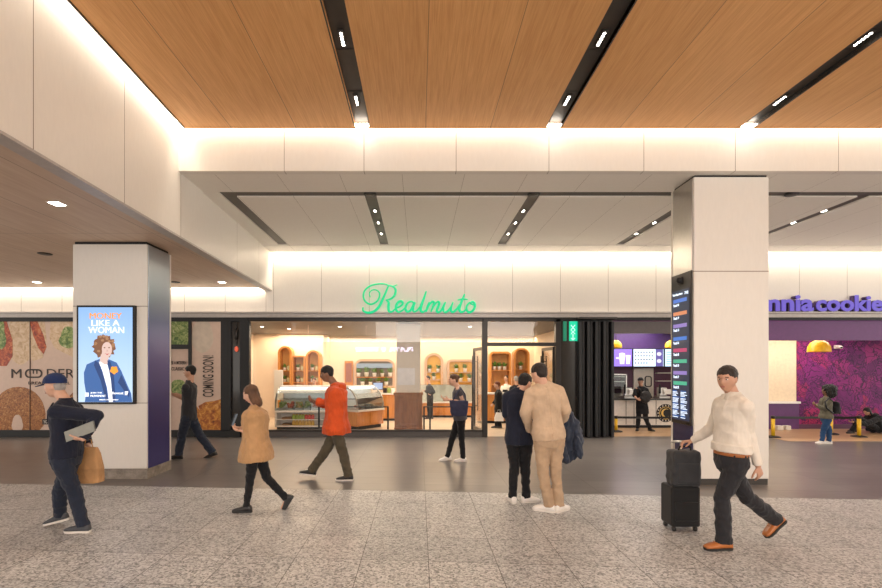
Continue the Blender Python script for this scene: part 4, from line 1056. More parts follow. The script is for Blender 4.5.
# yellow pendants at the counter
def dome(x, y, z, r, label):
    th = thing('pendant_lamp', (x, y, z), label, 'lamp', 'yellow dome pendants')
    MB().lathe((x, y, z), [(r, 0), (r*.99, .02), (r*.94, .12*r/.29+.03), (r*.72, .24*r/.29+.03), (r*.4, .30*r/.29+.03), (.05, .33*r/.29+.03), (.04, .33*r/.29+.02), (r*.38, .28*r/.29+.02), (r*.7, .22*r/.29+.02), (r*.92, .1*r/.29+.02), (r*.97, 0)], 32).build('lamp_shade', M_yel, th, True)
    MB().cyl((x, y, z+.33*r/.29), (x, y, 2.9), .008).build('cord', M_black, th)
    MB().ell((x, y, z+.12), (.06, 0, 0), (0, .06, 0), (0, 0, .07)).build('bulb', M_led2, th, True)
M_yel = plain('yellow_enamel', (.85, .48, .02), .3); M_led2 = emit('bulb_warm', (1, .75, .4), 3)
dome(PX(616, 13.2), 13.2, PZ(348, 13.2), .16, 'yellow dome pendant partly behind the black shutter'); dome(PX(671, 13.2), 13.2, PZ(348, 13.2), .16, 'yellow dome pendant at the column edge above the cookie counter')
dome(PX(819, 12.7), 12.7, PZ(352, 12.7), .26, 'large yellow dome pendant in front of the magenta mural')
spot('downlight', (PX(819, 12.7), 12.7, PZ(350, 12.7)), 12, (1, .8, .5), 120)
# wall between the two, right column side
struct('wall_mural', MB().box(PX(797, 13.6), 18, 13.6, 13.75, .12, 2.9), 'mural_doodles')
struct('baseboard_right', MB().box(PX(797, 13.6), 18, 13.585, 13.6, 0, .13), M_plum)
struct('wall_alcove', MB().box(8.55, PX(797, 13.6)+.02, 13.62, 13.75, .77, 2.9), plain('alcove_cream', (.80, .66, .46), .5))
struct('wall_alcove_base', MB().box(8.55, PX(797, 13.6)+.02, 13.55, 13.75, .0, .72), plain('alcove_purple', (.10, .025, .13), .4))
struct('trim_16', MB().box(8.55, PX(797, 13.6)+.03, 13.5, 13.76, .72, .78), M_counter)
struct('wall_divider', MB().box(8.40, 8.55, D+.15, 15.05, 0, 2.9), M_creamlt)
struct('trim_17', MB().box(8.55, 18, D+.12, D+.2, PZ(340.5, D+.15), 2.93), plain('purple_bulkhead', (.13, .03, .15), .4))
b = MB()
for i in range(7):
    z = 2.3-i*.2; b.ell((8.62, 13.3, z), (.03, 0, 0), (0, .03, 0), (0, 0, .03), 10, 6)
th = thing('string_light', (8.60, 13.3, 1.0), 'vertical string of warm bulbs at the edge of the cream alcove', 'light'); b.build('bulb', M_led2, th, True); MB().cyl((8.58, 13.3, .95), (8.58, 13.3, 2.4), .006).build('cord', M_black, th)
# security camera
p = P(845, 346.5, 13.3)
th = thing('security_camera', (p.x, p.y, p.z), 'small white dome security camera on the magenta mural', 'camera')
MB().box(p.x-.06, p.x+.06, 13.52, 13.6, p.z-.05, p.z+.05, .01).build('bracket', M_white, th)
MB().capsule((p.x, 13.52, p.z), (p.x-.06, 13.36, p.z-.02), .05, .045, 14).build('housing', M_white, th, True); MB().capsule((p.x-.065, 13.34, p.z-.022), (p.x-.07, 13.33, p.z-.024), .03, .028).build('lens', M_black, th, True)
# stanchions
M_yp = plain('stanchion_yellow', (.80, .50, .02), .35)
def stanchion(px, d_, label, top=418):
    x = PX(px, d_); h = .97*(1.0)
    h = PZ(417, d_)
    th = thing('stanchion', (x, d_, 0), label, 'barrier post', 'yellow barrier posts')
    MB().lathe((x, d_, 0), [(.17, 0), (.17, .015), (.14, .03), (.05, .045), (.0, .046)], 28).build('base_plate', M_black, th, True)
    MB().cyl((x, d_, .03), (x, d_, h-.04), .042).build('post', M_yp, th, True)
    MB().cyl((x, d_, h-.04), (x, d_, h+.03), .045).build('belt_head', M_frame, th, True)
    return x, d_, h
s1 = stanchion(773, 11.95, 'yellow barrier post right beside the tall white column')
s2 = stanchion(859, 12.0, 'yellow barrier post nearest the crouching person in black')
s3 = stanchion(831, 12.5, 'yellow barrier post behind the woman with the black backpack')
s4 = stanchion(616, 13.0, 'yellow barrier post beside the black folded shutter')
def belt(a, c, label):
    b = MB(); A = Vector((a[0], a[1], a[2]-.01)); C = Vector((c[0], c[1], c[2]-.01))
    b.loft([(A, Vector((0, .002, 0)), Vector((0, 0, .03)), .5), ((A+C)/2-Vector((0, 0, .01)), Vector((0, .002, 0)), Vector((0, 0, .03)), .5), (C, Vector((0, .002, 0)), Vector((0, 0, .03)), .5)], 8)
    tag(b.build('barrier_belt', M_black), label, 'barrier belt')
belt(s1, s3, 'black barrier belt between column and the woman with a backpack'); belt(s3, s2, 'black barrier belt ending at the crouching person'); belt(s4, (PX(690, 13.0), 13.0, s4[2]), 'black barrier belt in front of the cookie counter')
for i, (q, w) in enumerate(((778, 6), (786, 5))):
    tag(MB().box(PX(q-w/2, 13.4), PX(q+w/2, 13.4), 13.3, 13.45, 0, .12, .01).build('box', M_creamlt), 'small pale box on floor at alcove foot, %s' % ('nearest the column', 'second from column')[i], 'box')

# reflected sign across the hall
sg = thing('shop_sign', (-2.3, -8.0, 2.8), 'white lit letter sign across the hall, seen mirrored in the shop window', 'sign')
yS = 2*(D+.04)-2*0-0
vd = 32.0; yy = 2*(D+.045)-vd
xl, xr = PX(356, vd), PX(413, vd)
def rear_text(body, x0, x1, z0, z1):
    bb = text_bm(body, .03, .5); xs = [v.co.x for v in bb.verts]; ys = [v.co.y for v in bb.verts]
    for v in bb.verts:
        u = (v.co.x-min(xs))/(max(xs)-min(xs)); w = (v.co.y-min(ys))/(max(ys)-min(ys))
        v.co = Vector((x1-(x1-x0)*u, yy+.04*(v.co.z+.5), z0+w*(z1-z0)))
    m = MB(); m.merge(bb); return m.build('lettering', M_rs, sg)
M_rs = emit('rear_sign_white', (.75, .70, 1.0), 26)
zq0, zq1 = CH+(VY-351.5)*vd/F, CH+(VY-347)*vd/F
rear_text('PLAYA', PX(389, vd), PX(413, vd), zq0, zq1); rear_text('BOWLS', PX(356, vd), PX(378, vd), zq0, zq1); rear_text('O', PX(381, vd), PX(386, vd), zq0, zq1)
# ------------------------------------------------------------ people
Z3 = Vector((0, 0, 1))
def fuse(b, voxel, smooth=3, factor=.5):
    me = bpy.data.meshes.new('f'); b.bm.to_mesh(me); b.bm.free()
    o = bpy.data.objects.new('f', me); COL.objects.link(o)
    m = o.modifiers.new('r', 'REMESH'); m.mode = 'VOXEL'; m.voxel_size = voxel
    if smooth: q = o.modifiers.new('s', 'SMOOTH'); q.iterations = smooth; q.factor = factor
    dg = bpy.context.evaluated_depsgraph_get(); dg.update()
    r = bpy.data.meshes.new_from_object(o.evaluated_get(dg)); bb = bmesh.new(); bb.from_mesh(r)
    bpy.data.objects.remove(o); bpy.data.meshes.remove(me); bpy.data.meshes.remove(r)
    out = MB(); out.bm.free(); out.bm = bb; return out
def wrinkle(b, amp, freq, seed, stretch=(1, 1, 1)):
    b.bm.normal_update(); s = Vector((seed*3.1, seed*1.7, seed*.9))
    ds = []
    for v in b.bm.verts:
        p = Vector((v.co.x*stretch[0], v.co.y*stretch[1], v.co.z*stretch[2]))*freq+s
        n1 = noise.noise(p); n2 = noise.noise(p*2.3)
        ds.append((1-abs(n1)*2.2)*.6*amp+n2*.4*amp-.3*amp)
    for v, d_ in zip(b.bm.verts, ds): v.co += v.normal*d_
def head_mesh(b, M, k=1.0):
    """head in local axes x=forward y=left z=up, half height .118"""
    n, m = 40, 30; grid = []
    for i in range(m+1):
        th = -math.pi/2+math.pi*i/m; row = []
        for j in range(n):
            ph = 2*math.pi*j/n
            cx, cy, cz = math.cos(th)*math.cos(ph), math.cos(th)*math.sin(ph), math.sin(th)
            x, y, z = .098*cx, .077*cy, .120*cz
            if cz < 0:
                t = -cz; y *= 1-.30*t*t; 
                if cx < 0: x *= 1-.55*t
                else: x = x*(1-.05*t)+.022*t*t
            f = max(cx, 0)
            g = lambda y0, z0, sy, sz: math.exp(-((y-y0)/sy)**2-((z-z0)/sz)**2)
            if cx > .2:
                x += .026*g(0, -.022, .011, .020)+.012*g(0, .000, .008, .022)
                x -= .010*g(.030, .006, .016, .013)+.010*g(-.030, .006, .016, .013)
                x += .006*g(0, .030, .05, .012)
                x += .007*g(0, -.058, .022, .008)-.004*g(0, -.072, .02, .006)+.008*g(0, -.094, .02, .014)
                y += 0
            row.append(b.bm.verts.new(M @ (Vector((x, y, z))*k)))
        grid.append(row)
    for i in range(m):
        for j in range(n): b.face([grid[i][j], grid[i][(j+1) % n], grid[i+1][(j+1) % n], grid[i+1][j]])
    R = M.to_3x3()
    for s in (-1, 1):     # ears
        b.ell(M @ (Vector((-.008, s*.077, -.008))*k), R @ Vector((.018*k, 0, 0)), R @ Vector((0, .009*k, 0)), R @ Vector((-.004*k, 0, .031*k)), 10, 8)
def hand_mesh(b, w, d, nrm, side, k=1.0, curl=.5):
    """w wrist, d direction of the fingers, nrm = palm normal (fingers curl towards it), side = +1/-1 where the thumb is"""
    d = d.normalized(); nrm = (nrm-d*nrm.dot(d)).normalized(); s = d.cross(nrm).normalized()*side
    c = w+d*.05*k
    b.loft([(w, s*.026*k, nrm*.018*k), (w+d*.025*k, s*.032*k, nrm*.016*k), (w+d*.06*k, s*.042*k, nrm*.014*k), (w+d*.088*k, s*.040*k, nrm*.012*k)], 14)
    for i, (off, L) in enumerate(((.031, .072), (.0105, .080), (-.0105, .075), (-.031, .060))):
        p = w+d*.080*k+s*off*k; a = 0; seg = (.42, .32, .26); r = (.0095, .0088, .0080, .0070)
        b.capsule(w+d*.05*k+s*off*.8*k, p, .010*k, r[0]*k, 8)
        for q in range(3):
            a += curl*(.55+.1*i)+(.1 if q else 0); dirv = d*math.cos(a)+nrm*math.sin(a)
            e = p+dirv*L*seg[q]*k; b.capsule(p, e, r[q]*k, r[q+1]*k, 8); p = e
    p = w+d*.022*k+s*.024*k; a = .85
    for q, L in enumerate((.040, .032, .026)):
        dirv = (d*math.cos(a)+s*math.sin(a)+nrm*(.25+.25*q*curl)).normalized(); e = p+dirv*L*k
        b.capsule(p, e, (.013-.0015*q)*k, (.0115-.0015*q)*k, 8); p = e; a -= .35
SKIN = [plain('skin_light', (.62, .36, .25), .5, var=.05, scale=20), plain('skin_brown', (.22, .105, .06), .5, var=.05), plain('skin_mid', (.48, .26, .17), .5, var=.05)]
M_eye = plain('eye_white', (.7, .68, .65), .3); M_iris = plain('iris_dark', (.03, .02, .015), .2); M_lips = plain('lips', (.42, .15, .12), .5)
M_hairs = {'dark': cloth('hair_dark', (.022, .016, .013), .6, .4), 'brown': cloth('hair_brown', (.11, .055, .03), .6, .4), 'auburn': cloth('hair_auburn', (.16, .045, .02), .6, .4), 'grey': cloth('hair_grey', (.35, .33, .31), .6, .3), 'black': cloth('hair_black', (.010, .009, .009), .6, .4)}
def dirv(yaw, pitch=0.):
    a = math.radians(yaw); p = math.radians(pitch); return Vector((math.cos(a)*math.cos(p), math.sin(a)*math.cos(p), math.sin(p)))
def frame(yaw, pitch=0., roll=0.):
    return Matrix.Rotation(math.radians(yaw), 4, 'Z') @ Matrix.Rotation(math.radians(-pitch), 4, 'Y') @ Matrix.Rotation(math.radians(roll), 4, 'X')

def shoe(root, ank, yaw, pitch, k, mat, sole, style):
    M = Matrix.Translation(ank) @ frame(yaw, pitch)
    prof = [(-.072, .030, .050), (-.062, .036, .078), (-.03, .040, .092), (.01, .041, .088), (.05, .042, .070), (.09, .046, .056), (.13, .047, .046), (.165, .042, .036), (.188, .028, .026)]
    R = M.to_3x3(); b = MB()
    b.loft([(M @ (Vector((x, 0, -.085+.014+h/2))*k), R @ Vector((0, w*k, 0)), R @ Vector((0, 0, h/2*k)), .8) for x, w, h in prof], 16)
    u = b.build('shoe', mat, root, True)
    b = MB()
    hs = .022 if style != 'thick' else .03
    out = [(-.080, .0), (-.074, .028), (-.05, .040), (.0, .038), (.05, .040), (.10, .050), (.15, .049), (.185, .034), (.200, .0)]
    pl_ = [(x, y) for x, y in out]+[(x, -y) for x, y in out[-2:0:-1]]
    top = [b.bm.verts.new(M @ (Vector((x, y, -.085+hs))*k)) for x, y in pl_]; bot = [b.bm.verts.new(M @ (Vector((x*.985, y*.96, -.085))*k)) for x, y in pl_]
    b.face(top); b.face(bot[::-1]); n = len(pl_)
    for i in range(n): b.face([top[i], bot[i], bot[(i+1) % n], top[(i+1) % n]])
    b.build('sole', sole, u)
    if style in ('sneaker', 'lace'):
        b = MB()
        for i, x in enumerate((.035, .055, .075, .095)):
            z = -.085+.014+(.078-.30*(x-.035))+.004; b.capsule(M @ (Vector((x, -.018, z-.002))*k), M @ (Vector((x, .018, z-.002))*k), .004*k, .004*k, 6)
        b.build('laces', sole if style == 'sneaker' else mat, u, True)

def person(label, d, head, chest, pelvis, yaw, k, legs, arms, hyaw=None, hpitch=0, hroll=0, skin=0, hair=('short', 'dark'),
           top=('jacket', None), top_hem=.10, sleeve=1.0, trousers=None, shoes=None, vox=.007, group=None, shoulder=1.0, flare=1.0, smooth=3, extra=None, bulk=1.0):
    """pixels at depth d; legs/arms: [left, right], every joint (px, py, depth offset)"""
    def J(t): return P(t[0], t[1], d+(t[2] if len(t) > 2 else 0))
    hyaw = yaw if hyaw is None else hyaw
    Fw = dirv(yaw); Lt = Z3.cross(Fw)
    Hd, Ch, Pe = J(head), J(chest), J(pelvis)
    root = thing('person', (Pe.x, Pe.y, 0), label, 'person', group)
    up = (Ch-Pe).normalized(); fw = (Fw-up*Fw.dot(up)).normalized(); lt = up.cross(fw)
    Sh = [Ch+lt*.165*k*shoulder-up*.045*k, Ch-lt*.165*k*shoulder-up*.045*k]
    Hp = [Pe+lt*.088*k-up*.03*k, Pe-lt*.088*k-up*.03*k]
    HM = Matrix.Translation(Hd) @ frame(hyaw, hpitch, hroll); HR = HM.to_3x3()
    # body
    b = MB()
    head_mesh(b, HM, k)
    for s in (1, -1): b.capsule(Pe.lerp(Ch, 1.0)+up*.03*k+lt*s*.03*k, Ch+lt*s*.15*k*shoulder-up*.02*k, .055*k, .046*k)
    nb = Ch+up*.03*k+fw*-.01; ht = HM @ (Vector((-.02, 0, -.05))*k)
    b.capsule(nb, ht, .060*k, .055*k, 14)
    T = lambda t, a, c, o=0: (Pe.lerp(Ch, t)+fw*o*k, lt*a*k, fw*c*k)
    b.loft([T(-.12, .08, .06), T(-.06, .14, .095), T(.05, .155, .10), T(.25, .145, .10), T(.45, .135, .095), T(.7, .155, .11), T(.9, .165, .105), T(1.02, .13, .075), T(1.08, .07, .06)], 20)
    for i, s in enumerate((1, -1)):
        b.ell(Sh[i], lt*.055*k, fw*.055*k, up*.050*k, 12, 8)
        e, w = J(arms[i][0]), J(arms[i][1])
        b.capsule(Sh[i], e, .048*k, .038*k); b.capsule(e, w, .038*k, .026*k)
        hd_ = (w-e).normalized(); a = arms[i]
        hd_ = Vector(a[2]).normalized() if len(a) > 2 and a[2] else hd_
        pn = Vector(a[3]) if len(a) > 3 and a[3] else (fw*.3 - lt*s); cu = a[4] if len(a) > 4 else .5
        dn = hd_; pn2 = (pn-dn*pn.dot(dn)).normalized(); sv = dn.cross(pn2)
        side = 1 if sv.dot(fw+up*.3) > 0 else -1
        hand_mesh(b, w, hd_, pn, side, k, cu)
    AN = []
    for i in range(2):
        kn, an = J(legs[i][0]), J(legs[i][1])
        if legs[i][2].get('g', True): an.z = .086*k
        AN.append((kn, an))
        b.capsule(Hp[i], kn, .074*k, .050*k, 14); b.capsule(kn, an, .048*k, .034*k, 14)
        fd = dirv(legs[i][2].get('yaw', yaw), legs[i][2].get('pitch', 0))
        b.capsule(an-Z3*.03*k, an-Z3*.045*k+fd*.11*k, .028*k, .018*k, 10)
    body = fuse(b, vox, 2)
    eyes = MB()
    for v in body.bm.verts: pass
    body.mi = 1
    for s in (-1, 1):
        body.ell(HM @ (Vector((.078, s*.030, .006))*k), HR @ Vector((.010*k, 0, 0)), HR @ Vector((0, .013*k, 0)), HR @ Vector((0, 0, .007*k)), 10, 6)
    body.mi = 2
    for s in (-1, 1):
        body.ell(HM @ (Vector((.086, s*.030, .006))*k), HR @ Vector((.004*k, 0, 0)), HR @ Vector((0, .006*k, 0)), HR @ Vector((0, 0, .006*k)), 8, 6)
        body.loft([(HM @ (Vector((.090-.012*abs(t-.3), s*(.014+.034*t), .024+.004*math.sin(3*t)))*k), HR @ Vector((.004*k, 0, 0)), HR @ Vector((0, 0, .004*k))) for t in (0, .33, .66, 1)], 6)
    body.mi = 3
    body.ell(HM @ (Vector((.094, 0, -.062))*k), HR @ Vector((.010*k, 0, 0)), HR @ Vector((0, .024*k, 0)), HR @ Vector((0, 0, .006*k)), 12, 6)
    body.build('body', [SKIN[skin], M_eye, M_iris, M_lips], root, True)
    # trousers
    if trousers:
        mt, wk, wa = trousers[:3]; b = MB()
        b.loft([T(-.18, .13, .11), T(-.08, .170, .125), T(.05, .172, .125), T(.2, .155, .115), T(.26, .15, .11)], 20)
        for i in range(2):
            kn, an = AN[i]; t = (an-kn).normalized()
            b.capsule(Hp[i], kn, .098*k, wk*k, 14); 
            fwk = dirv(legs[i][2].get('yaw', yaw))
            hem = an+t*(.02*k); b.capsule(kn, kn.lerp(hem, .8), wk*k, wa*k, 14)
            u = fwk-t*fwk.dot(t); u.normalize(); v = t.cross(u).normalized()
            b.loft([(kn.lerp(hem, .5), u*(wk+wa)/2*k, v*(wk+wa)/2*k), (kn.lerp(hem, .8), u*wa*1.02*k, v*wa*k), (hem, u*wa*1.12*k, v*wa*1.0*k)], 16)
        b = fuse(b, max(vox, .007), smooth); wrinkle(b, .014*k, 7/k, d, (1, 1, 1.5)); wrinkle(b, .005*k, 16/k, d+2, (1.4, 1.4, .6)); b.build('trousers', mt, root, True)
    # upper garment
    kind, mt = top
    if kind:
        b = MB(); th_ = {'jacket': .026, 'coat': .035, 'shirt': .016, 'hoodie': .038, 'tee': .014}[kind]
        hm = -top_hem
        for s in (1, -1): b.capsule(Pe.lerp(Ch, 1.0)+up*.025*k+lt*s*.03*k, Ch+lt*s*.15*k*shoulder-up*.025*k, (.055+th_*.5)*k, (.044+th_*.7)*k)
        R_ = [T(hm-.02, .165*flare+th_*.8, .115*flare+th_), T(hm+.12, .165*flare+th_, .115*flare+th_), T(.25, .152*(1+(flare-1)*.6)+th_, .105+th_), T(.48, .140*(1+(flare-1)*.4)+th_, .100+th_), T(.72, .158+th_, .112+th_), T(.9, .168+th_, .105+th_), T(1.0, .145+th_, .078+th_), T(1.07, .085+th_*.6, .065+th_*.6), T(1.12, .064+th_*.4, .060+th_*.4)]
        R_ = [(c_, u_*bulk, v_*bulk) for c_, u_, v_ in R_[:-2]]+R_[-2:]
        b.loft(R_, 24)
        for i, s in enumerate((1, -1)):
            e, w = J(arms[i][0]), J(arms[i][1])
            b.ell(Sh[i]-up*.005, lt*(.052+th_*.8)*k, fw*(.055+th_)*k, up*(.046+th_*.6)*k, 14, 8)
            if sleeve > .99:
                b.capsule(Sh[i], e, (.056+th_*.8)*k, (.046+th_*.7)*k); t = (w-e).normalized()
                b.capsule(e, e.lerp(w, .7), (.046+th_*.7)*k, (.038+th_*.55)*k)
                u = t.cross(Z3); u = u.normalized() if u.length > .1 else lt; v = t.cross(u)
                b.loft([(e.lerp(w, .6), u*(.036+th_*.6)*k, v*(.036+th_*.6)*k), (e.lerp(w, .97), u*(.030+th_*.6)*k, v*(.030+th_*.6)*k)], 14)
            else: b.capsule(Sh[i], Sh[i].lerp(e, sleeve), (.056+th_)*k, (.048+th_)*k)
        b = fuse(b, max(vox, .007), smooth); wrinkle(b, {'jacket': .010, 'coat': .016, 'shirt': .014, 'hoodie': .020, 'tee': .012}[kind]*k, 6.5/k, d+1, (1, 1, .8)); wrinkle(b, {'jacket': .004, 'coat': .007, 'shirt': .004, 'hoodie': .008, 'tee': .005}[kind]*k, 17/k, d+4, (1.3, 1.3, .55))
        if kind == 'jacket':
            for v in b.bm.verts:
                q_ = v.co-Pe; s1_ = abs(q_.dot(lt)); 
                if q_.dot(fw) < -.05*k and s1_ < .008*k: v.co += fw*.006*k*(1-s1_/(.008*k)*.5)
        g = b.build({'jacket': 'jacket', 'coat': 'coat', 'shirt': 'shirt', 'hoodie': 'hooded_jacket', 'tee': 'top'}[kind], mt, root, True)
        if kind in ('jacket', 'coat', 'shirt'):
            b = MB(); c0 = Pe.lerp(Ch, 1.10)
            b.loft([(c0-up*.01*k+fw*.004, lt*.072*k, fw*.070*k), (c0+up*.035*k, lt*.066*k, fw*.064*k), (c0+up*.034*k, lt*.060*k, fw*.058*k), (c0-up*.01*k, lt*.060*k, fw*.058*k)], 20, False)
            b.build('collar', mt if kind != 'jacket' else mt, g, True)
        if kind == 'hoodie':
            b = MB(); b.ell(Pe.lerp(Ch, 1.03)-fw*.085*k, lt*.12*k, fw*.075*k, up*.085*k, 16, 10); b.ell(Pe.lerp(Ch, 1.10), lt*.095*k, fw*.09*k, up*.05*k, 16, 8)
            b = fuse(b, .009, 3); wrinkle(b, .012, 9, 3); b.build('hood', mt, g, True)
        if kind == 'jacket':      # back vent and lapels
            b = MB();  c1 = Pe.lerp(Ch, hm)-fw*(.115*flare+th_+.004)*k; c2 = Pe.lerp(Ch, .12)-fw*(.125+th_+.002)*k
            b.loft([(c1, lt*.016*k, fw*.007*k), (c1.lerp(c2, .8), lt*.012*k, fw*.006*k), (c2, lt*.004*k, fw*.004*k)], 8); b.build('back_vent', mt, g)
            b = MB(); c0 = Pe.lerp(Ch, 1.04); b.loft([(c0-up*.03*k-fw*.004, lt*.095*k, fw*.088*k), (c0+up*.012*k-fw*.004, lt*.084*k, fw*.080*k), (c0+up*.045*k-fw*.002, lt*.070*k, fw*.068*k), (c0+up*.048*k, lt*.062*k, fw*.060*k)], 24); b.build('collar_fold', mt, g, True)
            for i_, s_ in enumerate((1, -1)):
                w_ = J(arms[i_][1]); e_ = J(arms[i_][0]); t_ = (w_-e_).normalized(); u_ = t_.cross(Z3).normalized(); b = MB()
                b.loft([(e_.lerp(w_, .93), u_*.049*k, t_.cross(u_)*.049*k), (e_.lerp(w_, .985), u_*.050*k, t_.cross(u_)*.050*k), (e_.lerp(w_, .99), u_*.040*k, t_.cross(u_)*.040*k)], 16); b.build('cuff', mt, g, True)
            b = MB()
            for s in (1, -1):
                q = [Pe.lerp(Ch, t_)+fw*(o_+th_)*k+lt*s*w_*k for t_, o_, w_ in ((1.08, .062, .062), (.92, .104, .065), (.72, .112, .06), (.45, .102, .02))]
                b.loft([(p_, lt*s*.026*k*f_, fw*.006*k) for p_, f_ in zip(q, (.5, 1.3, 1.1, .3))], 8)
            b.build('lapels', mt, g, True)
    # shoes
    if shoes:
        for i in range(2):
            shoe(root, AN[i][1], legs[i][2].get('yaw', yaw), legs[i][2].get('pitch', 0), k, shoes[0], shoes[1], shoes[2])
    # hair
    hk, hc = hair; mh = M_hairs[hc]
    H = lambda x, y, z: HM @ (Vector((x, y, z))*k)
    def E(b, c, a, q=16): b.ell(H(*c), HR @ Vector((a[0]*k, 0, 0)), HR @ Vector((0, a[1]*k, 0)), HR @ Vector((0, 0, a[2]*k)), q, 10)
    b = MB()
    if hk == 'cap': E(b, (-.034, 0, -.005), (.068, .076, .070))
    elif hk == 'short':
        E(b, (-.014, 0, .044), (.104, .085, .090)); E(b, (-.038, 0, .004), (.067, .077, .074))
    elif hk == 'long':
        E(b, (-.016, 0, .038), (.102, .088, .094)); E(b, (-.045, 0, -.03), (.065, .085, .11)); E(b, (-.055, 0, -.12), (.05, .085, .09)); E(b, (-.01, .075, -.06), (.035, .018, .10)); E(b, (-.01, -.075, -.06), (.035, .018, .10))
    elif hk == 'curly':
        E(b, (-.075, 0, .05), (.175, .18, .15)); E(b, (-.10, 0, -.07), (.13, .18, .13)); E(b, (-.03, .13, -.03), (.07, .05, .12)); E(b, (-.03, -.13, -.03), (.07, .05, .12))
    elif hk == 'bun':
        E(b, (-.016, 0, .038), (.100, .085, .090)); E(b, (-.04, 0, 0), (.065, .078, .08)); E(b, (-.105, 0, .04), (.04, .04, .04))
    b = fuse(b, max(.006, vox), 2); wrinkle(b, (.006 if hk not in ('curly',) else .03)*k, 30 if hk != 'curly' else 18, 2, (1, 1, .6)); b.build('hair', mh, root, True)
    if hk == 'cap':
        b = MB(); E(b, (-.006, 0, .046), (.114, .096, .098)); b = fuse(b, .006, 2)
        bmesh.ops.bisect_plane(b.bm, geom=b.bm.verts[:]+b.bm.edges[:]+b.bm.faces[:], plane_co=H(0, 0, .030), plane_no=HR @ Vector((.12, 0, -1)), clear_outer=True)
        es = [e for e in b.bm.edges if e.is_boundary]; bmesh.ops.holes_fill(b.bm, edges=es)
        cp = b.build('cap', extra['cap'], root, True)
        b = MB(); R2 = [(x, .062*math.sqrt(max(0, 1-((x-.06)/.135)**2)), .036-.012*(x-.06)/.1) for x in (.06, .09, .12, .15, .175, .19)]
        b.loft([(H(x, 0, z), HR @ Vector((0, max(w, .006)*k, 0)), HR @ Vector((0, 0, .004*k))) for x, w, z in R2], 14); b.build('bill', extra['cap'], cp, True)
    return dict(root=root, J=J, Ch=Ch, Pe=Pe, up=up, fw=fw, lt=lt, k=k, T=T, Sh=Sh, HM=HM, AN=AN)

cl = dict(navyc=cloth('navy_wool', (.012, .015, .030)), tan=cloth('tan_suit', (.54, .395, .27)), tan2=cloth('tan_trousers', (.44, .31, .20)), blk=cloth('black_cotton', (.010, .010, .012)),
          jean=cloth('dark_denim', (.018, .024, .042)), orange=cloth('orange_shell', (.58, .075, .012), .7), olive=cloth('olive_cotton', (.085, .070, .045)), camel=cloth('camel_coat', (.44, .255, .12)),
          white=cloth('white_shirt', (.70, .64, .56), .8, .05), charc=cloth('charcoal_wool', (.022, .022, .026)), blue=cloth('blue_denim', (.02, .06, .15)), olj=cloth('olive_jacket', (.13, .12, .085)),
          greyv=cloth('grey_tank', (.07, .065, .075)))
M_wshoe = plain('white_leather', (.80, .76, .72), .4, var=.03); M_wsole = plain('white_rubber', (.75, .70, .64), .5, var=.03); M_bshoe = plain('black_leather', (.02, .018, .018), .35); M_bsole = plain('black_rubber', (.02, .02, .02), .6)
M_tanshoe = plain('cognac_leather', (.42, .14, .035), .35); M_gshoe = plain('grey_knit', (.07, .075, .085), .8); M_capn = cloth('navy_cap', (.015, .03, .10))

# navy suit man
G = dict
q = person('man in navy suit seen from behind, leaning towards the man in tan', 6.2, (525, 383), (519, 394), (519.5, 437), 80, .965,
    [((514.5, 466), (512.5, 492), G(yaw=100)), ((525, 466), (526.5, 492), G(yaw=15))],
    [((506.5, 414, .05), (512, 424, .28), None, None, .6), ((531, 414, .10), (526, 425, .30), None, None, .6)], hyaw=40, hpitch=-22, hroll=0, hair=('short', 'black'),
    top=('jacket', cl['navyc']), top_hem=.14, trousers=(cl['blk'], .066, .056), shoes=(M_wshoe, M_wsole, 'sneaker'), vox=.007, shoulder=.93, flare=1.04)
# tan suit man
q = person('tall man in tan suit seen from behind, a dark jacket over his arm', 5.8, (539, 374), (544, 389), (549, 438), 95, 1.03,
    [((543, 472), (549, 503), G(yaw=150)), ((555.5, 470), (559, 499), G(yaw=40))],
    [((525, 412, -.02), (530, 430, .25), None, None, .6), ((566, 410, -.0), (562, 424, .27), (-.3, .9, -.1), None, .7)], hyaw=125, hpitch=-15, hair=('short', 'dark'),
    top=('jacket', cl['tan']), top_hem=.0, trousers=(cl['tan2'], .066, .057), shoes=(M_wshoe, M_wsole, 'sneaker'), vox=.007, shoulder=1.02, flare=1.05)
# jacket over the arm (held thing)
b = MB(); c = P(570, 420, 6.05)
rings = []
for i, (px_, py_, w, t_) in enumerate(((566, 412, 5, .06), (569, 420, 9, .08), (571, 432, 11, .085), (571, 442, 12, .08), (570, 450, 11, .07), (568, 458, 8, .05), (567, 462, 4, .03))):
    rings.append((P(px_, py_, 6.02), Vector((w*6.02/F, 0, 0)), Vector((.02, t_, 0)), .8))
b.loft(rings, 20); b.capsule(P(576, 440, 5.95), P(580, 455, 5.93), .05, .04); b = fuse(b, .008, 2); wrinkle(b, .035, 9, 4, (1.6, 1, .6))
th = thing('jacket', P(570, 462, 6.02), 'dark navy puffer jacket hanging from the arm of the man in tan', 'jacket'); b.build('jacket_body', cloth('navy_nylon', (.02, .028, .05), .5), th, True)
b = MB(); b.capsule(P(562, 445, 5.92), P(566, 460, 5.90), .052, .045); b = fuse(b, .008, 2); wrinkle(b, .02, 11, 5); b.build('sleeve', MATS['navy_nylon'], th, True)

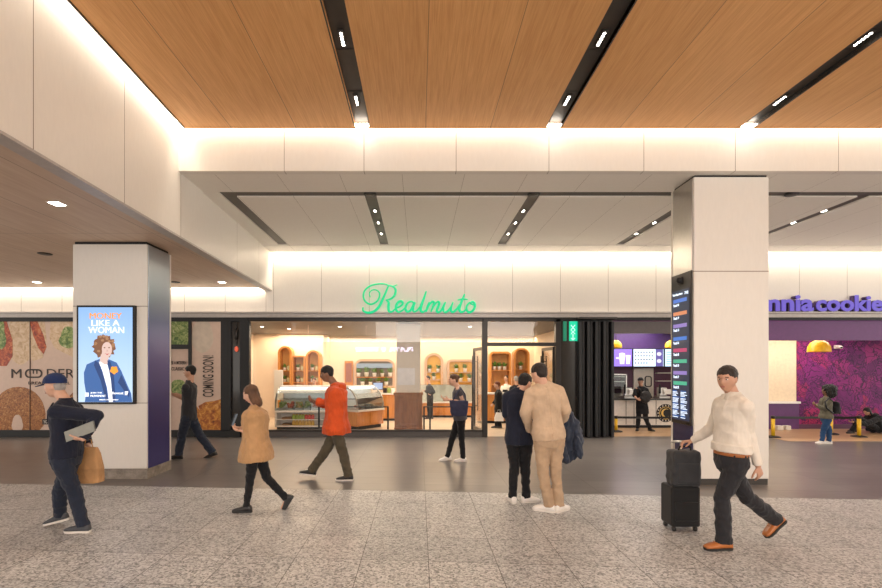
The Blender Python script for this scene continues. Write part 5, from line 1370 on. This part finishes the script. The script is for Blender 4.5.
# white shirt man with suitcase
q = person('man in white shirt and dark trousers walking, pushing a black suitcase', 4.6, (727, 379), (733, 401), (731, 458), 185, 1.0,
    [((722, 497), (724, 541), G(yaw=182)), ((747, 497, .12), (775, 519, .20), G(yaw=185, pitch=-38, g=False))],
    [((748, 432, -.10), (758, 466, -.12), (.25, 0, -1), None, .6), ((712, 428, .28), (692, 441, .42), (-1, .1, -.1), (0, 0, -1), .9)], hyaw=215, hpitch=-6, skin=2, hair=('short', 'dark'),
    top=('shirt', cl['white']), top_hem=-.14, trousers=(cl['charc'], .072, .068), shoes=(M_tanshoe, M_bsole, 'lace'), vox=.006, shoulder=1.06, flare=1.04, bulk=1.1)
b = MB(); T = q['T']; b.loft([T(.06, .176, .130), T(.125, .172, .127)], 24); b.build('belt', M_tanshoe, q['root'], True)
b = MB(); C0 = T(.2, 0, 0)[0]; fwq, upq, ltq = q['fw'], q['up'], q['lt']
for s_ in (1, -1):
    c_ = T(1.08, 0, 0)[0]+fwq*.075+ltq*s_*.030; b.loft([(c_+upq*.02, ltq*.030, fwq*.006), (c_-upq*.018+fwq*.016, ltq*.022, fwq*.005), (c_-upq*.045+fwq*.022+ltq*s_*.006, ltq*.004, fwq*.003)], 8)
b.build('collar_wings', cl['white'], q['root'])
# suitcase: lower case and the bag riding on it
dS = 5.08
th = thing('suitcase', (PX(683, dS), dS+.12, 0), 'black wheeled suitcase standing under the hand of the man in white shirt', 'suitcase')
x0, x1 = PX(672, dS), PX(701, dS)
MB().box(x0, x1, dS, dS+.25, .05, PZ(487, dS), .025).build('case_shell', cloth('case_black', (.010, .010, .011), .6), th)
b = MB().box(x0+.03, x1-.03, dS-.018, dS+.01, .12, PZ(502, dS), .012); b.build('front_pocket', MATS['case_black'], th)
for x in (x0+.04, x1-.04):
    for y in (dS+.04, dS+.21): MB().cyl((x-.012, y, .027), (x+.012, y, .027), .027, 16).build('wheel', M_bsole, th, True)
h = MB()
for x in (PX(684, dS), PX(691, dS)): h.cyl((x, dS+.2, PZ(487, dS)), (x, dS+.2, PZ(445, dS)), .009)
h.capsule((PX(682, dS), dS+.2, PZ(444.5, dS)), (PX(693, dS), dS+.2, PZ(444.5, dS)), .014, .014); h.build('pull_handle', M_chrome, th, True)
b = MB().box(PX(673, dS), PX(701, dS), dS-.02, dS+.17, PZ(487, dS), PZ(451, dS), .03); b = fuse(b, .009, 3); wrinkle(b, .014, 8, 2)
t2 = thing('travel_bag', (PX(683, dS), dS+.1, PZ(487, dS)), 'dark grey soft bag strapped on top of the wheeled suitcase', 'bag'); b.build('bag_body', cloth('bag_grey', (.035, .036, .04), .7), t2, True)
MB().box(PX(676, dS), PX(698, dS), dS-.035, dS-.015, PZ(483, dS), PZ(463, dS), .01).build('pocket', MATS['bag_grey'], t2)
b = MB(); b.tube([(PX(680, dS), dS+.05, PZ(453, dS)), (PX(682, dS), dS+.04, PZ(447, dS)), (PX(692, dS), dS+.04, PZ(447, dS)), (PX(694, dS), dS+.05, PZ(453, dS))], .01, 8); b.build('handle', MATS['case_black'], t2, True)

# cap man
q = person('man in navy cap and black jacket striding, a grey laptop under his arm', 5.08, (55, 386), (66, 406), (66.5, 456), 183, .99,
    [((75, 493), (83, 526), G(yaw=180)), ((60, 492, .15), (60, 514, .22), G(yaw=182, pitch=-14, g=False))],
    [((97, 416, -.05), (83, 439, -.17), (-1, 0, .0), (0, .3, 1), .4), ((83, 426, .32), (88, 444, .25), (.2, 0, -1), None, 1.1)], hyaw=186, hpitch=-8, skin=0, hair=('cap', 'grey'),
    top=('jacket', cl['navyc']), top_hem=.0, trousers=(cl['jean'], .072, .060), shoes=(M_gshoe, M_wsole, 'sneaker'), vox=.0065, shoulder=.95, extra=dict(cap=M_capn))
b = MB(); d0 = 4.86; pts = [(64.5, 431.5), (93.5, 420.5), (93, 429.5), (69, 438.5)]
a0 = P(65, 432, d0); a1 = P(93.5, 421, d0)
u = (a1-a0).normalized(); v = Vector((.12, 1, .35)).normalized()
th = thing('laptop', a0, 'closed grey laptop under the arm of the man in navy cap', 'laptop')
nn = u.cross(v).normalized()
def slab(a, u, v, lu, lv, t, nm, mat, par):
    b = MB(); n_ = u.cross(v).normalized(); cs = [a, a+u*lu, a+u*lu+v*lv, a+v*lv]
    lo = [b.bm.verts.new(c_) for c_ in cs]; hi = [b.bm.verts.new(c_+n_*t) for c_ in cs]
    b.face(lo[::-1]); b.face(hi)
    for i in range(4): b.face([lo[i], lo[(i+1) % 4], hi[(i+1) % 4], hi[i]])
    return b.build(nm, mat, par)
v = Vector((.0, .28, -.96)).normalized()
slab(a0, u, v, (a1-a0).length, .11, .012, 'base_shell', plain('laptop_grey', (.16, .17, .16), .4), th); slab(a0-Vector((0, .014, 0)), u, v, (a1-a0).length, .11, .010, 'lid', plain('laptop_lid', (.30, .31, .28), .4), th)
def paperbag(px0, px1, pyt, pyb, d_, depth, label, mat):
    x0, x1, z0, z1 = PX(px0, d_), PX(px1, d_), PZ(pyb, d_), PZ(pyt, d_); w = x1-x0
    th = thing('paper_bag' if 'brown' in label else 'shopping_bag', ((x0+x1)/2, d_, z0), label, 'bag')
    b = MB(); b.loft([((x0+x1)/2*Vector((1, 0, 0))+Vector((0, d_, z))+Vector((0, 0, 0)), Vector((w/2*f, 0, 0)), Vector((0, depth/2*g, 0)), .35) for z, f, g in ((z0, 1, 1), (z0+(z1-z0)*.4, 1.0, .95), (z0+(z1-z0)*.8, .80, .6), (z1, .66, .3))], 20)
    bmesh.ops.subdivide_edges(b.bm, edges=b.bm.edges[:], cuts=2); wrinkle(b, .008, 12, 2); b.build('bag_body', mat, th)
    b = MB(); xm = (x0+x1)/2; b.tube([(xm-w*.16, d_, z1-.01), (xm-w*.10, d_, z1+.08), (xm+w*.10, d_, z1+.08), (xm+w*.16, d_, z1-.01)], .006, 8); b.build('handle', mat, th, True); return th
paperbag(75, 102, 447, 482, 5.28, .14, 'brown paper bag hanging from the hand of the man in navy cap', cloth('kraft_paper', (.42, .23, .10), .8))

# tan coat woman
q = person('woman in camel coat and black leggings walking, looking at her phone', 5.78, (251, 394), (255, 411), (256, 447), 182, .88,
    [((250, 479), (246.5, 505), G(yaw=182)), ((267, 478, .1), (286, 498, .15), G(yaw=180, pitch=-58, g=False))],
    [((262, 432, -.05), (243, 431, -.14), (-1, 0, .12), (0, 0, 1), .7), ((258, 430, .2), (241, 428, .08), (-1, 0, .15), (0, 0, 1), .7)], hpitch=-22, hair=('long', 'brown'),
    top=('coat', cl['camel']), top_hem=.32, trousers=(cl['blk'], .060, .046), shoes=(M_bshoe, M_bsole, 'thick'), vox=.0065, bulk=1.22, flare=1.32, shoulder=.98)
p = P(234, 424, 5.72)
th = thing('phone', p, 'dark phone in the hands of the woman in camel coat', 'phone')
slab(p+Vector((-.03, -.035, -.02)), Vector((.35, 0, .94)).normalized(), Vector((0, 1, 0)), .15, .075, .009, 'phone_body', M_black, th)
slab(p+Vector((-.019, -.031, -.018)), Vector((.35, 0, .94)).normalized(), Vector((0, 1, 0)), .145, .067, -.002, 'display', emit('phone_glow', (.2, .25, .3), .3), th)

# orange hoodie man
q = person('man in orange hooded jacket and olive trousers walking past the shop window', 7.4, (327, 374), (336, 389), (336.5, 427), 182, 1.0,
    [((343, 453), (348.5, 473), G(yaw=182)), ((325, 452, .1), (312, 470, .15), G(yaw=180, pitch=8, g=False))],
    [((329, 404, -.02), (315.5, 401, -.05), (-1, 0, .3), (0, 0, 1), .8), ((327, 404, .2), (316, 403, .1), (-1, 0, .3), (0, 0, 1), .8)], hpitch=-14, skin=1, hair=('short', 'black'),
    top=('hoodie', cl['orange']), top_hem=.14, trousers=(cl['olive'], .078, .066), shoes=(M_bshoe, M_wsole, 'sneaker'), vox=.008, flare=1.25, bulk=1.2, shoulder=1.0)

# dark man behind the column
q = person('man in dark clothes walking behind the left column, arms folded forward', 9.15, (190, 372), (189.5, 385), (189, 415), 183, 1.02,
    [((182, 435), (178.5, 455), G(yaw=183)), ((199, 434, .1), (212, 452, .12), G(yaw=182, pitch=-20, g=False))],
    [((187, 398, -.03), (176, 394, -.05), (-1, 0, .1), (0, 0, 1), .7), ((184, 399, .2), (174, 395, .12), (-1, 0, .1), (0, 0, 1), .7)], skin=2, hair=('short', 'black'),
    top=('shirt', cl['charc']), top_hem=.12, sleeve=.75, trousers=(cl['jean'], .080, .070), shoes=(M_bshoe, M_bsole, 'plain'), vox=.009, group=None)

# tote woman
q = person('woman in dark sleeveless top and black trousers carrying a navy tote', 8.85, (453.5, 380), (458, 390), (460, 416), 184, .90,
    [((461.5, 437), (463, 455), G(yaw=184)), ((452, 439, .1), (447.5, 456, .12), G(yaw=184, pitch=-8, g=False))],
    [((463, 402, -.12), (449, 400, -.15), (-1, 0, .1), (0, 1, 0), .7), ((455, 402, .18), (446.5, 399, .1), (-1, 0, .2), (0, 0, 1), .7)], hpitch=-10, skin=0, hair=('bun', 'brown'),
    top=('tee', cl['greyv']), top_hem=.12, sleeve=.12, trousers=(cl['blk'], .066, .050), shoes=(M_wshoe, M_wsole, 'sneaker'), vox=.008, flare=1.1)
th = thing('tote_bag', P(458, 417, 8.6), 'navy blue tote bag hanging against the woman in sleeveless top', 'bag')
b = MB(); b.loft([(P(459, py_, 8.55), Vector((w*8.55/F, 0, 0)), Vector((0, t_, 0)), .45) for py_, w, t_ in ((416, 7.5, .04), (412, 8.7, .05), (406, 9.2, .05), (401, 9.4, .035), (400.5, 8.9, .02))], 20)
b = fuse(b, .008, 2); wrinkle(b, .012, 8, 3); b.build('bag_body', cloth('tote_navy', (.035, .038, .075)), th, True)
b = MB(); b.tube([P(452, 402, 8.53), P(457, 393, 8.55), P(461, 388.5, 8.62), P(465, 394, 8.55), P(466, 402, 8.53)], .012, 8); b.build('strap', MATS['tote_navy'], th, True)

# woman with backpack at the cookie shop
q = person('woman with curly black hair, olive jacket and jeans waiting before the mural', 10.95, (826.5, 391), (826, 399.5), (826, 418), 165, .80,
    [((823.5, 430), (822, 440.5), G(yaw=185)), ((829, 430), (829, 440.5), G(yaw=175))],
    [((824, 408.5, -.08), (817, 406, -.1), (-1, 0, .4), (0, 0, 1), .7), ((822, 408, .15), (817, 405, .08), (-1, 0, .4), (0, 0, 1), .7)], skin=1, hair=('curly', 'black'),
    top=('jacket', cl['olj']), top_hem=-.0, trousers=(cl['blue'], .074, .056), shoes=(M_wshoe, M_wsole, 'sneaker'), vox=.009, flare=1.15)
th = thing('backpack', P(838, 416, 10.9), 'black backpack worn by the curly haired woman at the mural', 'backpack')
b = MB(); b.box(PX(831, 10.95), PX(837, 10.95), 10.84, 11.08, PZ(414, 10.95), PZ(401, 10.95), .05); b = fuse(b, .012, 3); wrinkle(b, .02, 8, 2); b.build('bag_body', cl['blk'], th, True)
MB().box(PX(836.5, 10.95), PX(839, 10.95), 10.88, 11.03, PZ(414, 10.95), PZ(407, 10.95), .02).build('front_pocket', M_black, th)
b = MB(); b.tube([P(833, 401.5, 10.78), P(829, 398.2, 10.77), P(825, 402, 10.74), P(826.5, 408, 10.74), P(833, 413, 10.8)], .018, 8); b.build('strap', M_black, th, True)

# seated person in black
q = person('person in black sitting on the floor against the mural, hands forward', 12.75, (867, 411.5), (873, 416.5), (876, 429), 195, .86,
    [((859, 419, -.15), (852, 429, -.1), G(yaw=190)), ((862, 419, .2), (854, 429, .2), G(yaw=180))],
    [((865, 424, -.25), (853, 422, -.3), (-1, 0, 0), (0, 0, 1), .6), ((864, 424, .2), (856, 421, .1), (-1, 0, 0), (0, 0, 1), .6)], hpitch=-35, skin=2, hair=('long', 'black'),
    top=('hoodie', cl['blk']), top_hem=.1, trousers=(cl['blk'], .085, .065), shoes=(M_bshoe, M_bsole, 'plain'), vox=.011, flare=1.35)

# worker at the cookie counter
q = person('person in black with dark cap and apron bag standing at cookie counter', 13.25, (640.5, 381.5), (641, 388.5), (642, 407), 255, .84,
    [((645.5, 418, -.02), (650, 426.5, -.08), G(yaw=290)), ((638.5, 418), (637.5, 426.5), G(yaw=240))],
    [((650, 397, -.05), (645, 398, -.22), (-.7, -.5, 0), (0, 1, 0), .8), ((634.5, 396, -.03), (637, 399, -.2), (.7, -.4, -.2), (0, 1, 0), .8)], hyaw=230, skin=2, hair=('cap', 'black'),
    top=('tee', cl['blk']), top_hem=.35, sleeve=.99, trousers=(cl['blk'], .075, .062), shoes=(M_bshoe, M_bsole, 'plain'), vox=.010, flare=1.12, extra=dict(cap=cl['blk']))
th = thing('shoulder_bag', P(646, 404, 12.95), 'black rounded bag held in front of the person at the cookie counter', 'bag')
b = MB(); b.ell(P(645.5, 397, 13.02), (.15, 0, 0), (0, .06, 0), (0, 0, .17), 18, 10); b = fuse(b, .012, 2); wrinkle(b, .015, 8, 4); b.build('bag_body', cloth('bag_black', (.022, .020, .020), .5), th, True)
b = MB(); b.tube([P(641.5, 393, 13.0), P(640, 389, 13.08), P(637.5, 387.3, 13.15)], .012, 8); b.build('strap', M_black, th, True)

# cashier behind the deli case
q = person('cashier in black with white apron standing behind the deli case', 14.75, (314.3, 381), (314, 389.5), (314, 404), 270, .84,
    [((316, 415), (316, 422), G(yaw=270)), ((312, 415), (312, 422), G(yaw=270))],
    [((320.5, 396), (317, 398, -.15), (-.6, -.6, 0), (0, 0, -1), .6), ((307.5, 396), (311, 398, -.15), (.6, -.6, 0), (0, 0, -1), .6)], hpitch=-20, hair=('bun', 'brown'),
    top=('tee', cl['blk']), sleeve=.6, trousers=(cl['blk'], .075, .062), shoes=(M_bshoe, M_bsole, 'plain'), vox=.010)
MB().loft([(q['T'](t_, 0, 0)[0]+q['fw']*.145*.84, q['lt']*w_, q['fw']*.012) for t_, w_ in ((-.5, .13), (0, .15), (.4, .13), (.85, .07))], 12).build('apron', cl['white'], q['root'], True)
# woman at the far counter
q = person('woman in dark jacket waiting at the long counter right of the pillar', 16.2, (427.5, 378.5), (429.5, 386), (430, 398), 200, .80,
    [((431.5, 406), (431.5, 414.5), G(yaw=190)), ((428.5, 406), (429, 414.5), G(yaw=200))],
    [((434, 392, -.05), (431, 395, -.12), (-1, 0, .2), (0, 0, 1), .6), ((427, 392, .1), (425, 391, .05), (-1, 0, .2), (0, 0, 1), .6)], hair=('bun', 'dark'),
    top=('jacket', cl['charc']), top_hem=.1, trousers=(cl['blk'], .075, .060), shoes=(M_bshoe, M_bsole, 'plain'), vox=.011)
# customer and staff in the doorway
q = person('customer with auburn hair and black coat standing in the shop doorway', 13.8, (497, 385), (498.5, 392), (498.5, 407), 175, .80,
    [((500, 417), (500, 426), G(yaw=180)), ((496.5, 417), (496.5, 426), G(yaw=175))],
    [((502, 400, -.05), (500.5, 409, -.12), (0, 0, -1), None, .9), ((496, 400, .1), (493, 404, .05), None, None, .6)], hair=('short', 'auburn'),
    top=('coat', cl['blk']), top_hem=.4, trousers=(cl['blk'], .075, .062), shoes=(M_bshoe, M_bsole, 'plain'), vox=.010)
paperbag(494.5, 503.5, 412.5, 421, 13.65, .12, 'white shopping bag held by the auburn haired customer in the doorway', M_pot)
q = person('shop assistant in white shirt and dark apron behind the doorway counter', 15.55, (506, 378.5), (506.5, 386), (506.5, 400), 240, .84,
    [((508, 410), (508, 418), G(yaw=260)), ((505, 410), (505, 418), G(yaw=260))],
    [((512, 393), (509, 394, -.15), (-.5, -.6, 0), (0, 0, -1), .6), ((501, 393), (504, 395, -.15), (.5, -.6, 0), (0, 0, -1), .6)], hair=('bun', 'dark'),
    top=('shirt', M_white), top_hem=.1, trousers=(cl['blk'], .075, .062), shoes=(M_bshoe, M_bsole, 'plain'), vox=.011)
MB().loft([(q['T'](t_, 0, 0)[0]+q['fw']*.145*.84, q['lt']*w_, q['fw']*.012) for t_, w_ in ((-.5, .12), (0, .13), (.4, .12), (.75, .08))], 12).build('apron', cl['blk'], q['root'], True)
q = person('grey haired person standing inside the shop beyond the navy suited man', 14.6, (516, 379.5), (516, 387), (516, 402), 100, .84,
    [((518, 413), (518, 421), G(yaw=95)), ((514, 413), (514, 421), G(yaw=95))],
    [((510, 395), (511, 402, .05), None, None, .5), ((522, 395), (521, 402, .05), None, None, .5)], hair=('short', 'grey'),
    top=('jacket', cl['charc']), top_hem=.1, trousers=(cl['blk'], .075, .062), shoes=(M_bshoe, M_bsole, 'plain'), vox=.011)
